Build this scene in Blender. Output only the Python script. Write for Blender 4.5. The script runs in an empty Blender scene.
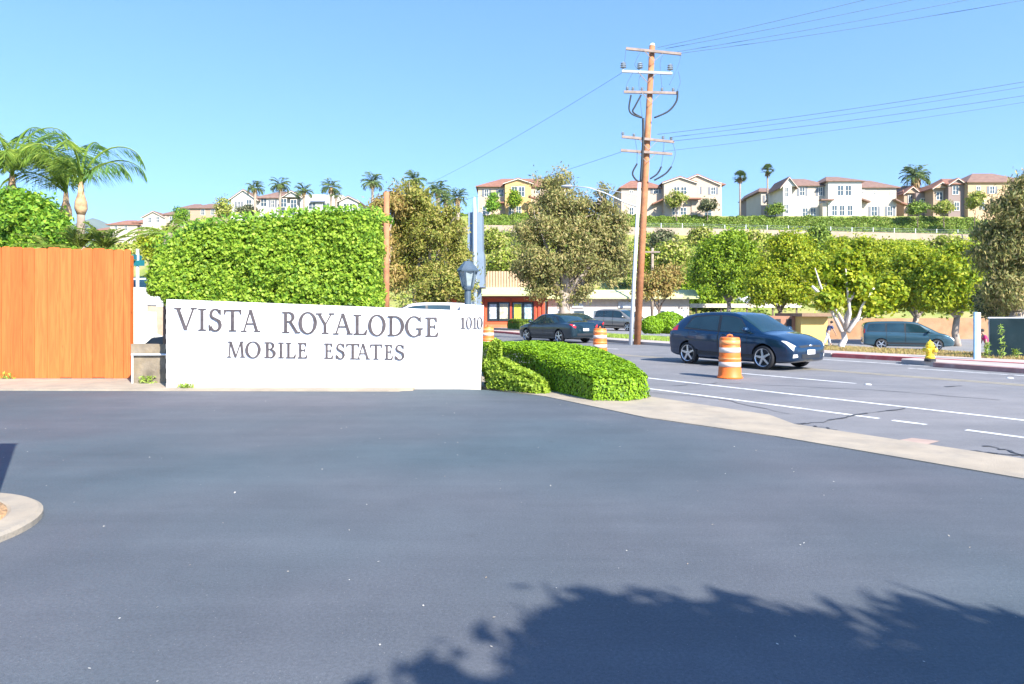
import bpy, bmesh, math, random
import numpy as np
from mathutils import Vector, Matrix

random.seed(11)
rng = np.random.default_rng(11)
PI = math.pi
scene = bpy.context.scene
COL = scene.collection
F = 682.67
EYE = 1.55
HZ = 312.0

def X_(px, Y): return (px - 512.0) / F * Y
def Z_(py, Y): return EYE + (HZ - py) / F * Y
def P(px, py, Y): return Vector((X_(px, Y), Y, Z_(py, Y)))
def G(px, py, z=0.0):
    Y = (EYE - z) * F / (py - HZ)
    return Vector((X_(px, Y), Y, z))

# ------------------------------------------------------------------ materials
def new_mat(name):
    m = bpy.data.materials.new(name); m.use_nodes = True
    nt = m.node_tree
    return m, nt, nt.nodes['Principled BSDF']

def mat(name, c, rough=0.6, metal=0.0, var=0.12, scale=3.0, bump=0.0, bscale=40.0, coat=0.0, spec=0.5, dirt=None, dscale=1.2, damount=0.5):
    m, nt, b = new_mat(name)
    N, Lk = nt.nodes, nt.links
    b.inputs['Roughness'].default_value = rough
    b.inputs['Metallic'].default_value = metal
    b.inputs['Specular IOR Level'].default_value = spec
    if coat: b.inputs['Coat Weight'].default_value = coat; b.inputs['Coat Roughness'].default_value = 0.04
    tc = N.new('ShaderNodeTexCoord')
    n = N.new('ShaderNodeTexNoise'); n.inputs['Scale'].default_value = scale; n.inputs['Detail'].default_value = 6
    Lk.new(tc.outputs['Object'], n.inputs['Vector'])
    r = N.new('ShaderNodeValToRGB')
    r.color_ramp.elements[0].position = 0.3; r.color_ramp.elements[1].position = 0.7
    r.color_ramp.elements[0].color = [max(0, x * (1 - var)) for x in c] + [1]
    r.color_ramp.elements[1].color = [min(1, x * (1 + var)) for x in c] + [1]
    Lk.new(n.outputs['Fac'], r.inputs['Fac'])
    out = r.outputs['Color']
    if dirt:
        n2 = N.new('ShaderNodeTexNoise'); n2.inputs['Scale'].default_value = dscale; n2.inputs['Detail'].default_value = 8
        n2.inputs['Roughness'].default_value = 0.7
        Lk.new(tc.outputs['Object'], n2.inputs['Vector'])
        r2 = N.new('ShaderNodeValToRGB'); r2.color_ramp.elements[0].position = 0.48; r2.color_ramp.elements[1].position = 0.66
        r2.color_ramp.elements[0].color = (0, 0, 0, 1); r2.color_ramp.elements[1].color = (damount,) * 3 + (1,)
        Lk.new(n2.outputs['Fac'], r2.inputs['Fac'])
        mx = N.new('ShaderNodeMixRGB'); mx.inputs['Color2'].default_value = list(dirt) + [1]
        Lk.new(r2.outputs['Color'], mx.inputs['Fac']); Lk.new(out, mx.inputs['Color1']); out = mx.outputs['Color']
    Lk.new(out, b.inputs['Base Color'])
    if bump:
        n3 = N.new('ShaderNodeTexNoise'); n3.inputs['Scale'].default_value = bscale; n3.inputs['Detail'].default_value = 4
        Lk.new(tc.outputs['Object'], n3.inputs['Vector'])
        bp = N.new('ShaderNodeBump'); bp.inputs['Strength'].default_value = bump; bp.inputs['Distance'].default_value = 0.02
        Lk.new(n3.outputs['Fac'], bp.inputs['Height']); Lk.new(bp.outputs['Normal'], b.inputs['Normal'])
    return m

def leaf_mat(name, cols, trans=0.3, rough=0.55):
    m, nt, b = new_mat(name)
    N, Lk = nt.nodes, nt.links
    g = N.new('ShaderNodeNewGeometry')
    r = N.new('ShaderNodeValToRGB')
    els = r.color_ramp.elements
    for i, c in enumerate(cols):
        p = i / max(1, len(cols) - 1)
        e = els[i] if i < 2 else els.new(p)
        e.position = p; e.color = list(c) + [1]
    els[0].position = 0; 
    Lk.new(g.outputs['Random Per Island'], r.inputs['Fac'])
    Lk.new(r.outputs['Color'], b.inputs['Base Color'])
    b.inputs['Roughness'].default_value = rough
    b.inputs['Specular IOR Level'].default_value = 0.3
    t = N.new('ShaderNodeBsdfTranslucent')
    Lk.new(r.outputs['Color'], t.inputs['Color'])
    mx = N.new('ShaderNodeMixShader'); mx.inputs['Fac'].default_value = trans
    out = N['Material Output']
    Lk.new(b.outputs['BSDF'], mx.inputs[1]); Lk.new(t.outputs['BSDF'], mx.inputs[2]); Lk.new(mx.outputs['Shader'], out.inputs['Surface'])
    return m

def ramp_sort(m): return m

# ------------------------------------------------------------------ mesh builders
def tag(o, label=None, cat=None, group=None, kind=None):
    if label: o['label'] = label
    if cat: o['category'] = cat
    if group: o['group'] = group
    if kind: o['kind'] = kind
    return o

def empty(name, loc, label=None, cat=None, group=None, rz=0.0):
    o = bpy.data.objects.new(name, None); COL.objects.link(o)
    o.location = loc; o.rotation_euler = (0, 0, rz); o.empty_display_size = 0.2
    return tag(o, label, cat, group)

def link_mesh(name, me, mats, parent=None, world=True, smooth=False):
    mats = mats if isinstance(mats, (list, tuple)) else [mats]
    for m in mats: me.materials.append(m)
    o = bpy.data.objects.new(name, me); COL.objects.link(o)
    if parent is not None:
        o.parent = parent
        if world:
            loc = Vector((0, 0, 0)); q = parent
            while q is not None: loc += Vector(q.location); q = q.parent
            me.transform(Matrix.Translation(-loc))
    elif world:
        n = len(me.vertices)
        if n:
            a = np.empty(n * 3); me.vertices.foreach_get('co', a); a = a.reshape(-1, 3)
            c = (a.min(0) + a.max(0)) / 2
            off = Vector((c[0], c[1], a[:, 2].min()))
            me.transform(Matrix.Translation(-off)); o.location = off
    if smooth and len(me.polygons): me.polygons.foreach_set('use_smooth', [True] * len(me.polygons))
    return o

class MB:
    def __init__(s): s.v = []; s.f = []; s.m = []; s.mi = 0
    def add(s, vs, fs):
        b = len(s.v); s.v += [tuple(v) for v in vs]
        for f in fs: s.f.append([i + b for i in f]); s.m.append(s.mi)
        return s
    def box(s, x0, x1, y0, y1, z0, z1):
        return s.add([(x0,y0,z0),(x1,y0,z0),(x1,y1,z0),(x0,y1,z0),(x0,y0,z1),(x1,y0,z1),(x1,y1,z1),(x0,y1,z1)],
              [(0,3,2,1),(4,5,6,7),(0,1,5,4),(1,2,6,5),(2,3,7,6),(3,0,4,7)])
    def obox(s, c, size, M=None):
        hx, hy, hz = size[0]/2, size[1]/2, size[2]/2
        vs = [Vector((x,y,z)) for z in (-hz,hz) for x,y in ((-hx,-hy),(hx,-hy),(hx,hy),(-hx,hy))]
        if M is not None: vs = [M @ v for v in vs]
        vs = [v + Vector(c) for v in vs]
        return s.add(vs, [(0,3,2,1),(4,5,6,7),(0,1,5,4),(1,2,6,5),(2,3,7,6),(3,0,4,7)])
    def bar(s, p0, p1, w, h):
        p0, p1 = Vector(p0), Vector(p1); d = p1 - p0; L = d.length
        M = d.to_track_quat('X', 'Z').to_matrix()
        return s.obox((p0 + p1) / 2, (L, w, h), M)
    def prism_xz(s, poly, y0, y1):
        n = len(poly)
        vs = [(x, y0, z) for x, z in poly] + [(x, y1, z) for x, z in poly]
        fs = [list(range(n)), [n + i for i in reversed(range(n))]] + [(i, n + i, n + (i+1) % n, (i+1) % n) for i in range(n)]
        return s.add(vs, fs)
    def prism_yz(s, poly, x0, x1):
        n = len(poly)
        vs = [(x0, y, z) for y, z in poly] + [(x1, y, z) for y, z in poly]
        fs = [list(reversed(range(n))), [n + i for i in range(n)]] + [(i, (i+1) % n, n + (i+1) % n, n + i) for i in range(n)]
        return s.add(vs, fs)
    def prism_xy(s, poly, z0, z1):
        n = len(poly)
        vs = [(x, y, z0) for x, y in poly] + [(x, y, z1) for x, y in poly]
        fs = [list(reversed(range(n))), [n + i for i in range(n)]] + [(i, (i+1) % n, n + (i+1) % n, n + i) for i in range(n)]
        return s.add(vs, fs)
    def tube(s, pts, rad, seg=8, cap=True):
        pts = [Vector(p) for p in pts]; n = len(pts)
        if not hasattr(rad, '__len__'): rad = [rad] * n
        b = len(s.v); up = Vector((0.13, 0.31, 0.94)).normalized(); prev = None
        for i, p in enumerate(pts):
            d = (pts[min(i+1, n-1)] - pts[max(i-1, 0)])
            d = d.normalized() if d.length > 1e-9 else Vector((0, 0, 1))
            if prev is None:
                a = d.cross(up if abs(d.dot(up)) < 0.95 else Vector((1, 0, 0))).normalized()
            else:
                a = (prev - d * prev.dot(d)).normalized()
            prev = a; c = d.cross(a)
            for k in range(seg):
                t = 2 * PI * k / seg
                s.v.append(tuple(p + (a * math.cos(t) + c * math.sin(t)) * rad[i]))
        for i in range(n - 1):
            for k in range(seg):
                k2 = (k + 1) % seg
                s.f.append([b + i*seg + k, b + i*seg + k2, b + (i+1)*seg + k2, b + (i+1)*seg + k]); s.m.append(s.mi)
        if cap:
            s.f.append([b + k for k in reversed(range(seg))]); s.m.append(s.mi)
            s.f.append([b + (n-1)*seg + k for k in range(seg)]); s.m.append(s.mi)
        return s
    def lathe(s, prof, c=(0,0,0), seg=24, axis='Z', cap=True):
        b = len(s.v); n = len(prof)
        for r, h in prof:
            for k in range(seg):
                t = 2*PI*k/seg
                a, d = r*math.cos(t), r*math.sin(t)
                if axis == 'Z': q = (a, d, h)
                elif axis == 'Y': q = (a, h, d)
                else: q = (h, a, d)
                s.v.append((c[0]+q[0], c[1]+q[1], c[2]+q[2]))
        for i in range(n-1):
            for k in range(seg):
                k2 = (k+1) % seg
                s.f.append([b+i*seg+k, b+i*seg+k2, b+(i+1)*seg+k2, b+(i+1)*seg+k]); s.m.append(s.mi)
        if cap:
            s.f.append([b+k for k in reversed(range(seg))]); s.m.append(s.mi)
            s.f.append([b+(n-1)*seg+k for k in range(seg)]); s.m.append(s.mi)
        return s
    def ball(s, c, r, seg=12, rings=8):
        rx, ry, rz = (r, r, r) if not hasattr(r, '__len__') else r
        b = len(s.v)
        for i in range(rings+1):
            a = PI*i/rings
            for k in range(seg):
                t = 2*PI*k/seg
                s.v.append((c[0]+rx*math.sin(a)*math.cos(t), c[1]+ry*math.sin(a)*math.sin(t), c[2]-rz*math.cos(a)))
        for i in range(rings):
            for k in range(seg):
                k2 = (k+1) % seg
                s.f.append([b+i*seg+k, b+i*seg+k2, b+(i+1)*seg+k2, b+(i+1)*seg+k]); s.m.append(s.mi)
        return s
    def build(s, name, mats, parent=None, world=True, smooth=False):
        me = bpy.data.meshes.new(name); me.from_pydata(s.v, [], s.f)
        me.polygons.foreach_set('material_index', s.m)
        me.validate(); me.update()
        bm = bmesh.new(); bm.from_mesh(me); bmesh.ops.recalc_face_normals(bm, faces=bm.faces); bm.to_mesh(me); bm.free()
        return link_mesh(name, me, mats, parent, world, smooth)

def quads_mesh(name, V):
    """V: (n,4,3) -> mesh of n separate quads"""
    n = V.shape[0]
    me = bpy.data.meshes.new(name)
    me.vertices.add(n*4); me.vertices.foreach_set('co', V.reshape(-1).astype(np.float32))
    me.loops.add(n*4); me.loops.foreach_set('vertex_index', np.arange(n*4, dtype=np.int32))
    me.polygons.add(n); me.polygons.foreach_set('loop_start', np.arange(0, n*4, 4, dtype=np.int32))
    me.polygons.foreach_set('loop_total', np.full(n, 4, dtype=np.int32))
    me.update(calc_edges=True)
    return me

def unit(a): return a / np.maximum(np.linalg.norm(a, axis=1, keepdims=True), 1e-9)

def leaf_quads(Pn, out, L, W, rand=0.8, droop=0.0, lift=0.0):
    n = len(Pn)
    nrm = unit(out + rng.normal(0, rand, (n, 3)) + np.array([0, 0, lift]))
    t = rng.normal(0, 1, (n, 3))
    if droop: t = t * (1 - droop) + np.array([0, 0, -1.0]) * droop * 2
    t = unit(t - nrm * (t * nrm).sum(1, keepdims=True))
    b = np.cross(nrm, t)
    sc = rng.uniform(0.7, 1.3, (n, 1))
    l = t * L * 0.5 * sc; w = b * W * 0.5 * sc
    return np.stack([Pn - l, Pn + w - l*0.1, Pn + l, Pn - w - l*0.1], axis=1)

def blob_points(blobs, nclump, per, crad, shell=(0.62, 1.0), low=-0.75):
    B = np.array(blobs, dtype=float)
    wgt = (B[:, 3] * B[:, 4] * B[:, 5]) ** (2/3); wgt /= wgt.sum()
    idx = rng.choice(len(B), nclump, p=wgt)
    d = unit(rng.normal(0, 1, (nclump, 3)))
    d[:, 2] = np.where(d[:, 2] < low, -d[:, 2], d[:, 2])
    r = rng.uniform(shell[0], shell[1], (nclump, 1)) * rng.uniform(0.85, 1.12, (nclump, 1))
    C = B[idx, :3] + d * B[idx, 3:6] * r
    k = rng.integers(int(per*0.5), int(per*1.5)+1, nclump)
    ii = np.repeat(np.arange(nclump), k)
    cr = np.repeat(crad * rng.uniform(0.6, 1.4, nclump), k)[:, None]
    off = rng.normal(0, 1, (len(ii), 3)) * cr * np.array([0.5, 0.5, 0.4])
    return C[ii] + off, unit(d[ii] * 0.8 + unit(off) * 0.5)

def foliage(name, blobs, m, parent, nclump=200, per=60, crad=0.5, L=0.2, W=0.12, droop=0.0, shell=(0.62, 1.0), rand=0.8, lift=0.3, low=-0.75):
    p, o = blob_points(blobs, nclump, per, crad, shell, low)
    me = quads_mesh(name, leaf_quads(p, o, L, W, rand, droop, lift))
    return link_mesh(name, me, m, parent)

def wob(p0, p1, n=5, amp=0.1):
    p0, p1 = Vector(p0), Vector(p1)
    return [p0.lerp(p1, i/(n-1)) + (Vector((random.uniform(-1,1), random.uniform(-1,1), random.uniform(-.4,.4))) * amp if 0 < i < n-1 else Vector()) for i in range(n)]

def tree(name, label, cat, base, blobs, lm, tm, r0=0.2, fork=0.45, group=None, limbs=True, twigs=0, **kw):
    base = Vector(base)
    root = empty(name, base, label, cat, group)
    B = [Vector(b[:3]) for b in blobs]
    top = max(B, key=lambda v: v.z)
    zf = base.z + (sum(b.z for b in B)/len(B) - base.z) * fork
    cx = sum(b.x for b in B)/len(B); cy = sum(b.y for b in B)/len(B)
    fk = Vector((base.x*0.6 + cx*0.4, base.y*0.6 + cy*0.4, zf))
    mb = MB()
    tp = wob(base - Vector((0,0,0.1)), fk, 5, r0*0.5)
    mb.tube(tp, [r0*1.35, r0*1.05, r0*0.95, r0*0.88, r0*0.8], 9)
    if limbs:
        for b in B:
            mb.tube(wob(fk - Vector((0,0,r0*0.3)), b, 5, 0.06*(b-fk).length), [r0*0.62, r0*0.5, r0*0.4, r0*0.28, r0*0.1], 6)
    for i in range(twigs):
        bl = random.choice(blobs); c = Vector(bl[:3])
        d = Vector((random.gauss(0,1), random.gauss(0,1), random.gauss(0.2,1))).normalized()
        e = c + Vector((d.x*bl[3], d.y*bl[4], d.z*bl[5])) * random.uniform(0.8, 1.05)
        mb.tube(wob(c, e, 4, 0.1*(e-c).length), [r0*0.22, r0*0.16, r0*0.1, r0*0.03], 5)
    mb.build('trunk', tm, root, smooth=True)
    foliage('crown', blobs, lm, root, **kw)
    return root

def pix_blobs(Y, lst, depth=1.0, dj=0.0):
    out = []
    for t in lst:
        px, py, rx, ry = t[:4]; dy = t[4] if len(t) > 4 else random.uniform(-dj, dj)
        c = P(px, py, Y + dy); s = (Y+dy) / F
        out.append((c.x, c.y, c.z, rx*s, (rx+ry)*0.5*s*depth, ry*s))
    return out
# ------------------------------------------------------------------ palette
M = {}
def asphalt(name, ca, cb, cs, fine, streak_rot, rough=.8):
    m, nt, b = new_mat(name); N, Lk = nt.nodes, nt.links
    tc = N.new('ShaderNodeTexCoord')
    def noise(scale, detail=6, mp=None, rgh=.6, dist=0):
        n = N.new('ShaderNodeTexNoise'); n.inputs['Scale'].default_value = scale; n.inputs['Detail'].default_value = detail; n.inputs['Roughness'].default_value = rgh; n.inputs['Distortion'].default_value = dist
        if mp:
            q = N.new('ShaderNodeMapping'); q.inputs['Rotation'].default_value = (0,0,mp[0]); q.inputs['Scale'].default_value = mp[1]; Lk.new(tc.outputs['Object'], q.inputs['Vector']); Lk.new(q.outputs['Vector'], n.inputs['Vector'])
        else: Lk.new(tc.outputs['Object'], n.inputs['Vector'])
        return n
    def ramp(n, p0, p1, c0, c1, out='Fac'):
        r = N.new('ShaderNodeValToRGB'); e = r.color_ramp.elements; e[0].position = p0; e[1].position = p1; e[0].color = list(c0)+[1]; e[1].color = list(c1)+[1]; Lk.new(n.outputs[out], r.inputs['Fac']); return r.outputs['Color']
    def mix(a, c, f, mode='MULTIPLY'):
        x = N.new('ShaderNodeMixRGB'); x.blend_type = mode; x.inputs['Fac'].default_value = f; Lk.new(a, x.inputs['Color1']); Lk.new(c, x.inputs['Color2']); return x.outputs['Color']
    col = ramp(noise(.16, 3, None, .5), .38, .64, ca, cb)
    col = mix(col, ramp(noise(1.0, 8, (streak_rot, (.16, 1.7, 1)), .68, .4), .32, .68, (.86,.87,.88), (1.1,1.1,1.1)), .8)
    col = mix(col, ramp(noise(.9, 9, None, .7), .35, .7, (.86,.86,.87), (1.12,1.11,1.10)), .9)
    col = mix(col, ramp(noise(55, 5, None, .7), .3, .7, (1-fine,)*3, (1+fine,)*3), 1)
    col = mix(col, ramp(noise(260, 2, None, .6), .3, .7, (1-fine,)*3, (1+fine,)*3), 1)
    v = N.new('ShaderNodeTexVoronoi'); v.inputs['Scale'].default_value = 22; v.inputs['Randomness'].default_value = 1; Lk.new(tc.outputs['Object'], v.inputs['Vector'])
    sp = N.new('ShaderNodeMixRGB'); sp.inputs['Color2'].default_value = list(cs)+[1]
    rr = N.new('ShaderNodeValToRGB'); rr.color_ramp.elements[0].position = .045; rr.color_ramp.elements[1].position = .075; rr.color_ramp.elements[0].color = (.5,.5,.5,1); rr.color_ramp.elements[1].color = (0,0,0,1)
    Lk.new(v.outputs['Distance'], rr.inputs['Fac']); Lk.new(rr.outputs['Color'], sp.inputs['Fac']); Lk.new(col, sp.inputs['Color1'])
    st = noise(2.3, 5, None, .6); oil = ramp(st, .66, .74, (1,1,1), (.80,.80,.80)); col = mix(sp.outputs['Color'], oil, .7)
    Lk.new(col, b.inputs['Base Color']); b.inputs['Roughness'].default_value = rough; b.inputs['Specular IOR Level'].default_value = .3
    bp = N.new('ShaderNodeBump'); bp.inputs['Strength'].default_value = .4; bp.inputs['Distance'].default_value = .012; nb = noise(140, 4); Lk.new(nb.outputs['Fac'], bp.inputs['Height']); Lk.new(bp.outputs['Normal'], b.inputs['Normal'])
    return m
M['driveway'] = asphalt('driveway_sealcoat', (0.070,0.096,0.112), (0.104,0.107,0.121), (.34,.33,.31), .22, .12, .75)
M['street'] = asphalt('street_asphalt', (0.160,0.162,0.170), (0.205,0.198,0.200), (.36,.34,.31), .2, -.97, .88)
M['lot'] = mat('lot_asphalt', (0.22, 0.215, 0.22), 0.9, var=0.12, scale=0.5)
M['concrete'] = mat('concrete', (0.34, 0.285, 0.215), 0.9, var=0.12, scale=2.2, bump=0.4, bscale=70, dirt=(0.22,0.20,0.17), dscale=1.6, damount=0.6)
M['walk'] = mat('sidewalk_concrete', (0.40, 0.35, 0.32), 0.9, var=0.1, scale=2, dirt=(0.27,0.24,0.22), dscale=1.1, damount=0.5)
M['paint_line'] = mat('road_paint', (0.72, 0.72, 0.70), 0.7, var=0.08, scale=6, dirt=(0.24,0.24,0.25), dscale=4, damount=0.9)
M['paint_yellow'] = mat('faded_yellow_paint', (0.40, 0.34, 0.22), 0.8, var=0.1, scale=6, dirt=(0.22,0.21,0.2), dscale=3, damount=0.9)
M['tar'] = mat('crack_sealer', (0.05, 0.05, 0.055), 0.6, var=0.2, scale=6)
M['red_paint'] = mat('red_kerb_paint', (0.46, 0.09, 0.09), 0.8, var=0.15, scale=5, dirt=(0.4,0.25,0.22), dscale=3, damount=0.5)
M['white_wall'] = mat('white_painted_brick', (0.80, 0.79, 0.78), 0.7, var=0.015, scale=2)
M['bronze'] = mat('dark_letter_metal', (0.085, 0.07, 0.07), 0.5, metal=0.1, var=0.25, scale=9)
M['soil'] = mat('dry_soil', (0.36, 0.24, 0.14), 1.0, var=0.35, scale=7, bump=0.6, bscale=40)
M['rock'] = mat('grey_slope_rock', (0.16, 0.14, 0.115), 0.95, var=0.3, scale=3, bump=0.8, bscale=8, dirt=(0.24,0.18,0.11), dscale=2)
M['stucco_white'] = mat('white_stucco', (0.74, 0.72, 0.68), 0.85, var=0.04, scale=2)
M['wood_pole'] = mat('creosote_wood', (0.40, 0.165, 0.072), 0.85, var=0.25, scale=4, bump=0.4, bscale=30, dirt=(0.25,0.14,0.09), dscale=3)
M['arm_wood'] = mat('weathered_crossarm', (0.27, 0.21, 0.18), 0.9, var=0.2, scale=5)
M['white_metal'] = mat('galvanised_white', (0.66, 0.69, 0.72), 0.5, metal=0.1, var=0.05, scale=3)
M['steel'] = mat('grey_steel', (0.40, 0.43, 0.46), 0.5, metal=0.4, var=0.1, scale=3)
M['slate'] = mat('slate_metal', (0.085, 0.12, 0.155), 0.45, metal=0.3, var=0.15, scale=6)
M['insul'] = mat('grey_porcelain', (0.30,0.34,0.38), 0.4, var=0.05)
M['pylon'] = mat('pylon_blue_grey', (0.17, 0.23, 0.31), 0.5, var=0.07, scale=2)
M['pylon_light'] = mat('pylon_pole_grey', (0.42, 0.50, 0.58), 0.45, var=0.05, scale=2)
M['black'] = mat('black_rubber', (0.014, 0.014, 0.016), 0.75, var=0.2, scale=8)
M['wire'] = mat('cable_black', (0.02, 0.025, 0.03), 0.6, var=0.1)
M['wire_grey'] = mat('aluminium_wire', (0.09, 0.15, 0.21), 0.6, var=0.1)
M['glass'] = mat('dark_glass', (0.02, 0.035, 0.045), 0.04, var=0.1, spec=0.7)
M['carglass'] = mat('tinted_car_glass', (0.012, 0.035, 0.045), 0.03, var=0.3, scale=1.3, spec=0.8)
M['housepane'] = mat('house_glass', (0.055, 0.085, 0.11), 0.25, var=0.3, scale=0.7, spec=0.4)
M['lampglass'] = mat('lantern_glass', (0.26, 0.31, 0.32), 0.12, var=0.2, scale=8, spec=0.6)
M['orange'] = mat('orange_plastic', (0.80, 0.165, 0.02), 0.55, var=0.1, scale=4, dirt=(0.45,0.12,0.04), dscale=4, damount=0.5)
M['reflective'] = mat('white_reflective_band', (0.60, 0.52, 0.47), 0.4, var=0.06, scale=6, dirt=(0.75,0.4,0.25), dscale=5, damount=0.4)
M['yellow'] = mat('hydrant_yellow', (0.80, 0.55, 0.03), 0.45, var=0.1, scale=6)
M['orange_light'] = mat('orange_reflective_band', (0.85, 0.30, 0.10), 0.4, var=0.08, scale=6)
M['chrome'] = mat('bright_alloy', (0.62, 0.64, 0.67), 0.25, metal=0.8, var=0.05)
M['plate'] = mat('number_plate', (0.78, 0.76, 0.78), 0.4, var=0.03)
M['headlamp'] = mat('clear_headlamp', (0.68, 0.68, 0.64), 0.08, var=0.15, scale=8, spec=0.8)
M['taillamp'] = mat('red_tail_lamp', (0.50, 0.015, 0.02), 0.12, var=0.15, scale=8, spec=0.8)
M['darktrim'] = mat('dark_trim', (0.02, 0.022, 0.026), 0.5, var=0.1)
M['terracotta'] = mat('terracotta_tiles', (0.25, 0.115, 0.075), 0.85, var=0.22, scale=1.4, bump=0.5, bscale=4)
M['brownroof'] = mat('brown_tiles', (0.20, 0.118, 0.088), 0.85, var=0.22, scale=1.4, bump=0.5, bscale=4)
M['bark'] = mat('pale_bark', (0.34, 0.28, 0.23), 0.95, var=0.25, scale=3, bump=0.6, bscale=14)
M['bark_white'] = mat('white_bark', (0.58, 0.53, 0.49), 0.9, var=0.2, scale=3, bump=0.5, bscale=12, dirt=(0.25,0.2,0.17), dscale=3)
M['bark_dark'] = mat('brown_bark', (0.15, 0.11, 0.085), 0.95, var=0.3, scale=4, bump=0.6, bscale=14)
M['palmbark'] = mat('palm_bark', (0.30, 0.235, 0.18), 0.95, var=0.25, scale=5, bump=0.5, bscale=20)
M['palmshaft'] = mat('palm_boot', (0.45, 0.29, 0.16), 0.9, var=0.35, scale=6, bump=0.6, bscale=16)
M['twigs'] = mat('hedge_twigs', (0.075, 0.07, 0.035), 1.0, var=0.35, scale=7)

M['hedge_leaf'] = leaf_mat('hedge_leaf', [(0.085,0.19,0.015),(0.18,0.33,0.025),(0.30,0.45,0.035),(0.40,0.52,0.06),(0.23,0.38,0.025)], 0.38)
M['box_leaf'] = leaf_mat('clipped_leaf', [(0.09,0.19,0.010),(0.18,0.34,0.012),(0.28,0.45,0.015),(0.21,0.37,0.015)], 0.22)
M['shrub_leaf'] = leaf_mat('shrub_leaf', [(0.15,0.26,0.02),(0.28,0.41,0.03),(0.42,0.52,0.06),(0.20,0.33,0.03)], 0.35)
M['euc_leaf'] = leaf_mat('eucalyptus_leaf', [(0.13,0.165,0.05),(0.25,0.26,0.075),(0.37,0.33,0.11),(0.46,0.36,0.16),(0.19,0.23,0.06)], 0.38)
M['euc_olive'] = leaf_mat('olive_leaf', [(0.14,0.18,0.03),(0.26,0.29,0.045),(0.36,0.35,0.07),(0.43,0.34,0.10),(0.22,0.27,0.04)], 0.38)
M['euc_rust'] = leaf_mat('rusty_leaf', [(0.25,0.23,0.05),(0.38,0.28,0.08),(0.45,0.30,0.11),(0.22,0.25,0.05)], 0.35)
M['ficus_leaf'] = leaf_mat('ficus_leaf', [(0.12,0.21,0.012),(0.24,0.34,0.015),(0.38,0.43,0.02),(0.48,0.48,0.03),(0.28,0.37,0.02)], 0.42)
M['round_leaf'] = leaf_mat('round_tree_leaf', [(0.10,0.20,0.012),(0.20,0.32,0.018),(0.33,0.43,0.025),(0.25,0.36,0.02)], 0.4)
M['citrus_leaf'] = leaf_mat('citrus_leaf', [(0.07,0.18,0.02),(0.13,0.28,0.02),(0.23,0.40,0.03),(0.36,0.48,0.05)], 0.35)
M['hill_leaf'] = leaf_mat('hillside_leaf', [(0.14,0.21,0.025),(0.27,0.34,0.035),(0.38,0.40,0.06),(0.46,0.40,0.15),(0.24,0.33,0.03)], 0.3)
M['hill_hedge'] = leaf_mat('ridge_hedge_leaf', [(0.09,0.16,0.02),(0.16,0.25,0.03),(0.25,0.32,0.04),(0.16,0.25,0.03)], 0.25)
M['dark_leaf'] = leaf_mat('dark_leaf', [(0.06,0.085,0.03),(0.10,0.125,0.05),(0.16,0.165,0.075),(0.22,0.20,0.11)], 0.2)
M['palm_leaf'] = leaf_mat('palm_leaflet', [(0.07,0.17,0.045),(0.13,0.26,0.06),(0.22,0.34,0.08)], 0.35)
M['palm_yellow'] = leaf_mat('palm_yellow_leaflet', [(0.13,0.24,0.03),(0.21,0.32,0.04),(0.30,0.37,0.06)], 0.35)
M['fan_leaf'] = leaf_mat('fan_palm_leaf', [(0.07,0.12,0.035),(0.12,0.18,0.05),(0.19,0.24,0.08)], 0.2)
M['dead_frond'] = leaf_mat('dead_frond', [(0.28,0.18,0.07),(0.38,0.26,0.11),(0.22,0.14,0.06)], 0.15)
M['cycad_leaf'] = leaf_mat('cycad_leaf', [(0.10,0.17,0.02),(0.18,0.26,0.03),(0.28,0.32,0.06)], 0.3)
M['dry_grass'] = leaf_mat('dry_grass', [(0.40,0.27,0.12),(0.46,0.33,0.15),(0.34,0.28,0.10),(0.30,0.32,0.08)], 0.2)
M['lawn_leaf'] = leaf_mat('lawn_blade', [(0.20,0.33,0.04),(0.28,0.40,0.06),(0.34,0.40,0.10)], 0.2)

# ------------------------------------------------------------------ terrain
def sstep(t): 
    t = np.clip(t, 0, 1); return t*t*(3-2*t)
def terrain_z(x, y):
    x = np.asarray(x, float); y = np.asarray(y, float)
    v = 0.83*x + 0.56*y
    drop = -0.85 * sstep((v - 24.5)/6) * sstep((x - 10)/7) * (1 - sstep((y - 60)/25)) * (1 - sstep((x-60)/40))
    t = np.clip((y - 84)/49.0, 0, 1)
    wt = np.interp(x, [-6, 37, 92], [18.6, 17.95, 16.7])
    hill = (wt - 1.85) * t**1.2
    up = sstep((y - 133.6)/0.9) * 1.8 + (21.7 - wt) * sstep((y - 136)/7)
    bumps = 0.35 * np.sin(x*0.31 + 1.3*np.sin(y*0.21)) * np.sin(y*0.27 + x*0.08) * np.clip((y-88)/10, 0, 1) * np.clip((133-y)/3, 0, 1)
    left = 1.0 - 0.32*sstep((-34 - x)/45)
    return drop + (hill + up) * left + bumps
def tz(x, y): return float(terrain_z(x, y))

def grid_mesh(xs, ys, zf, off=0.0):
    Xg, Yg = np.meshgrid(xs, ys)
    Zg = zf(Xg, Yg) + off
    nx, ny = len(xs), len(ys)
    V = np.stack([Xg, Yg, Zg], -1).reshape(-1, 3)
    i = np.arange((ny-1)*(nx-1)); r, c = i // (nx-1), i % (nx-1); a = r*nx + c
    Fq = np.stack([a, a+1, a+nx+1, a+nx], 1)
    return V.tolist(), Fq.tolist()

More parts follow.
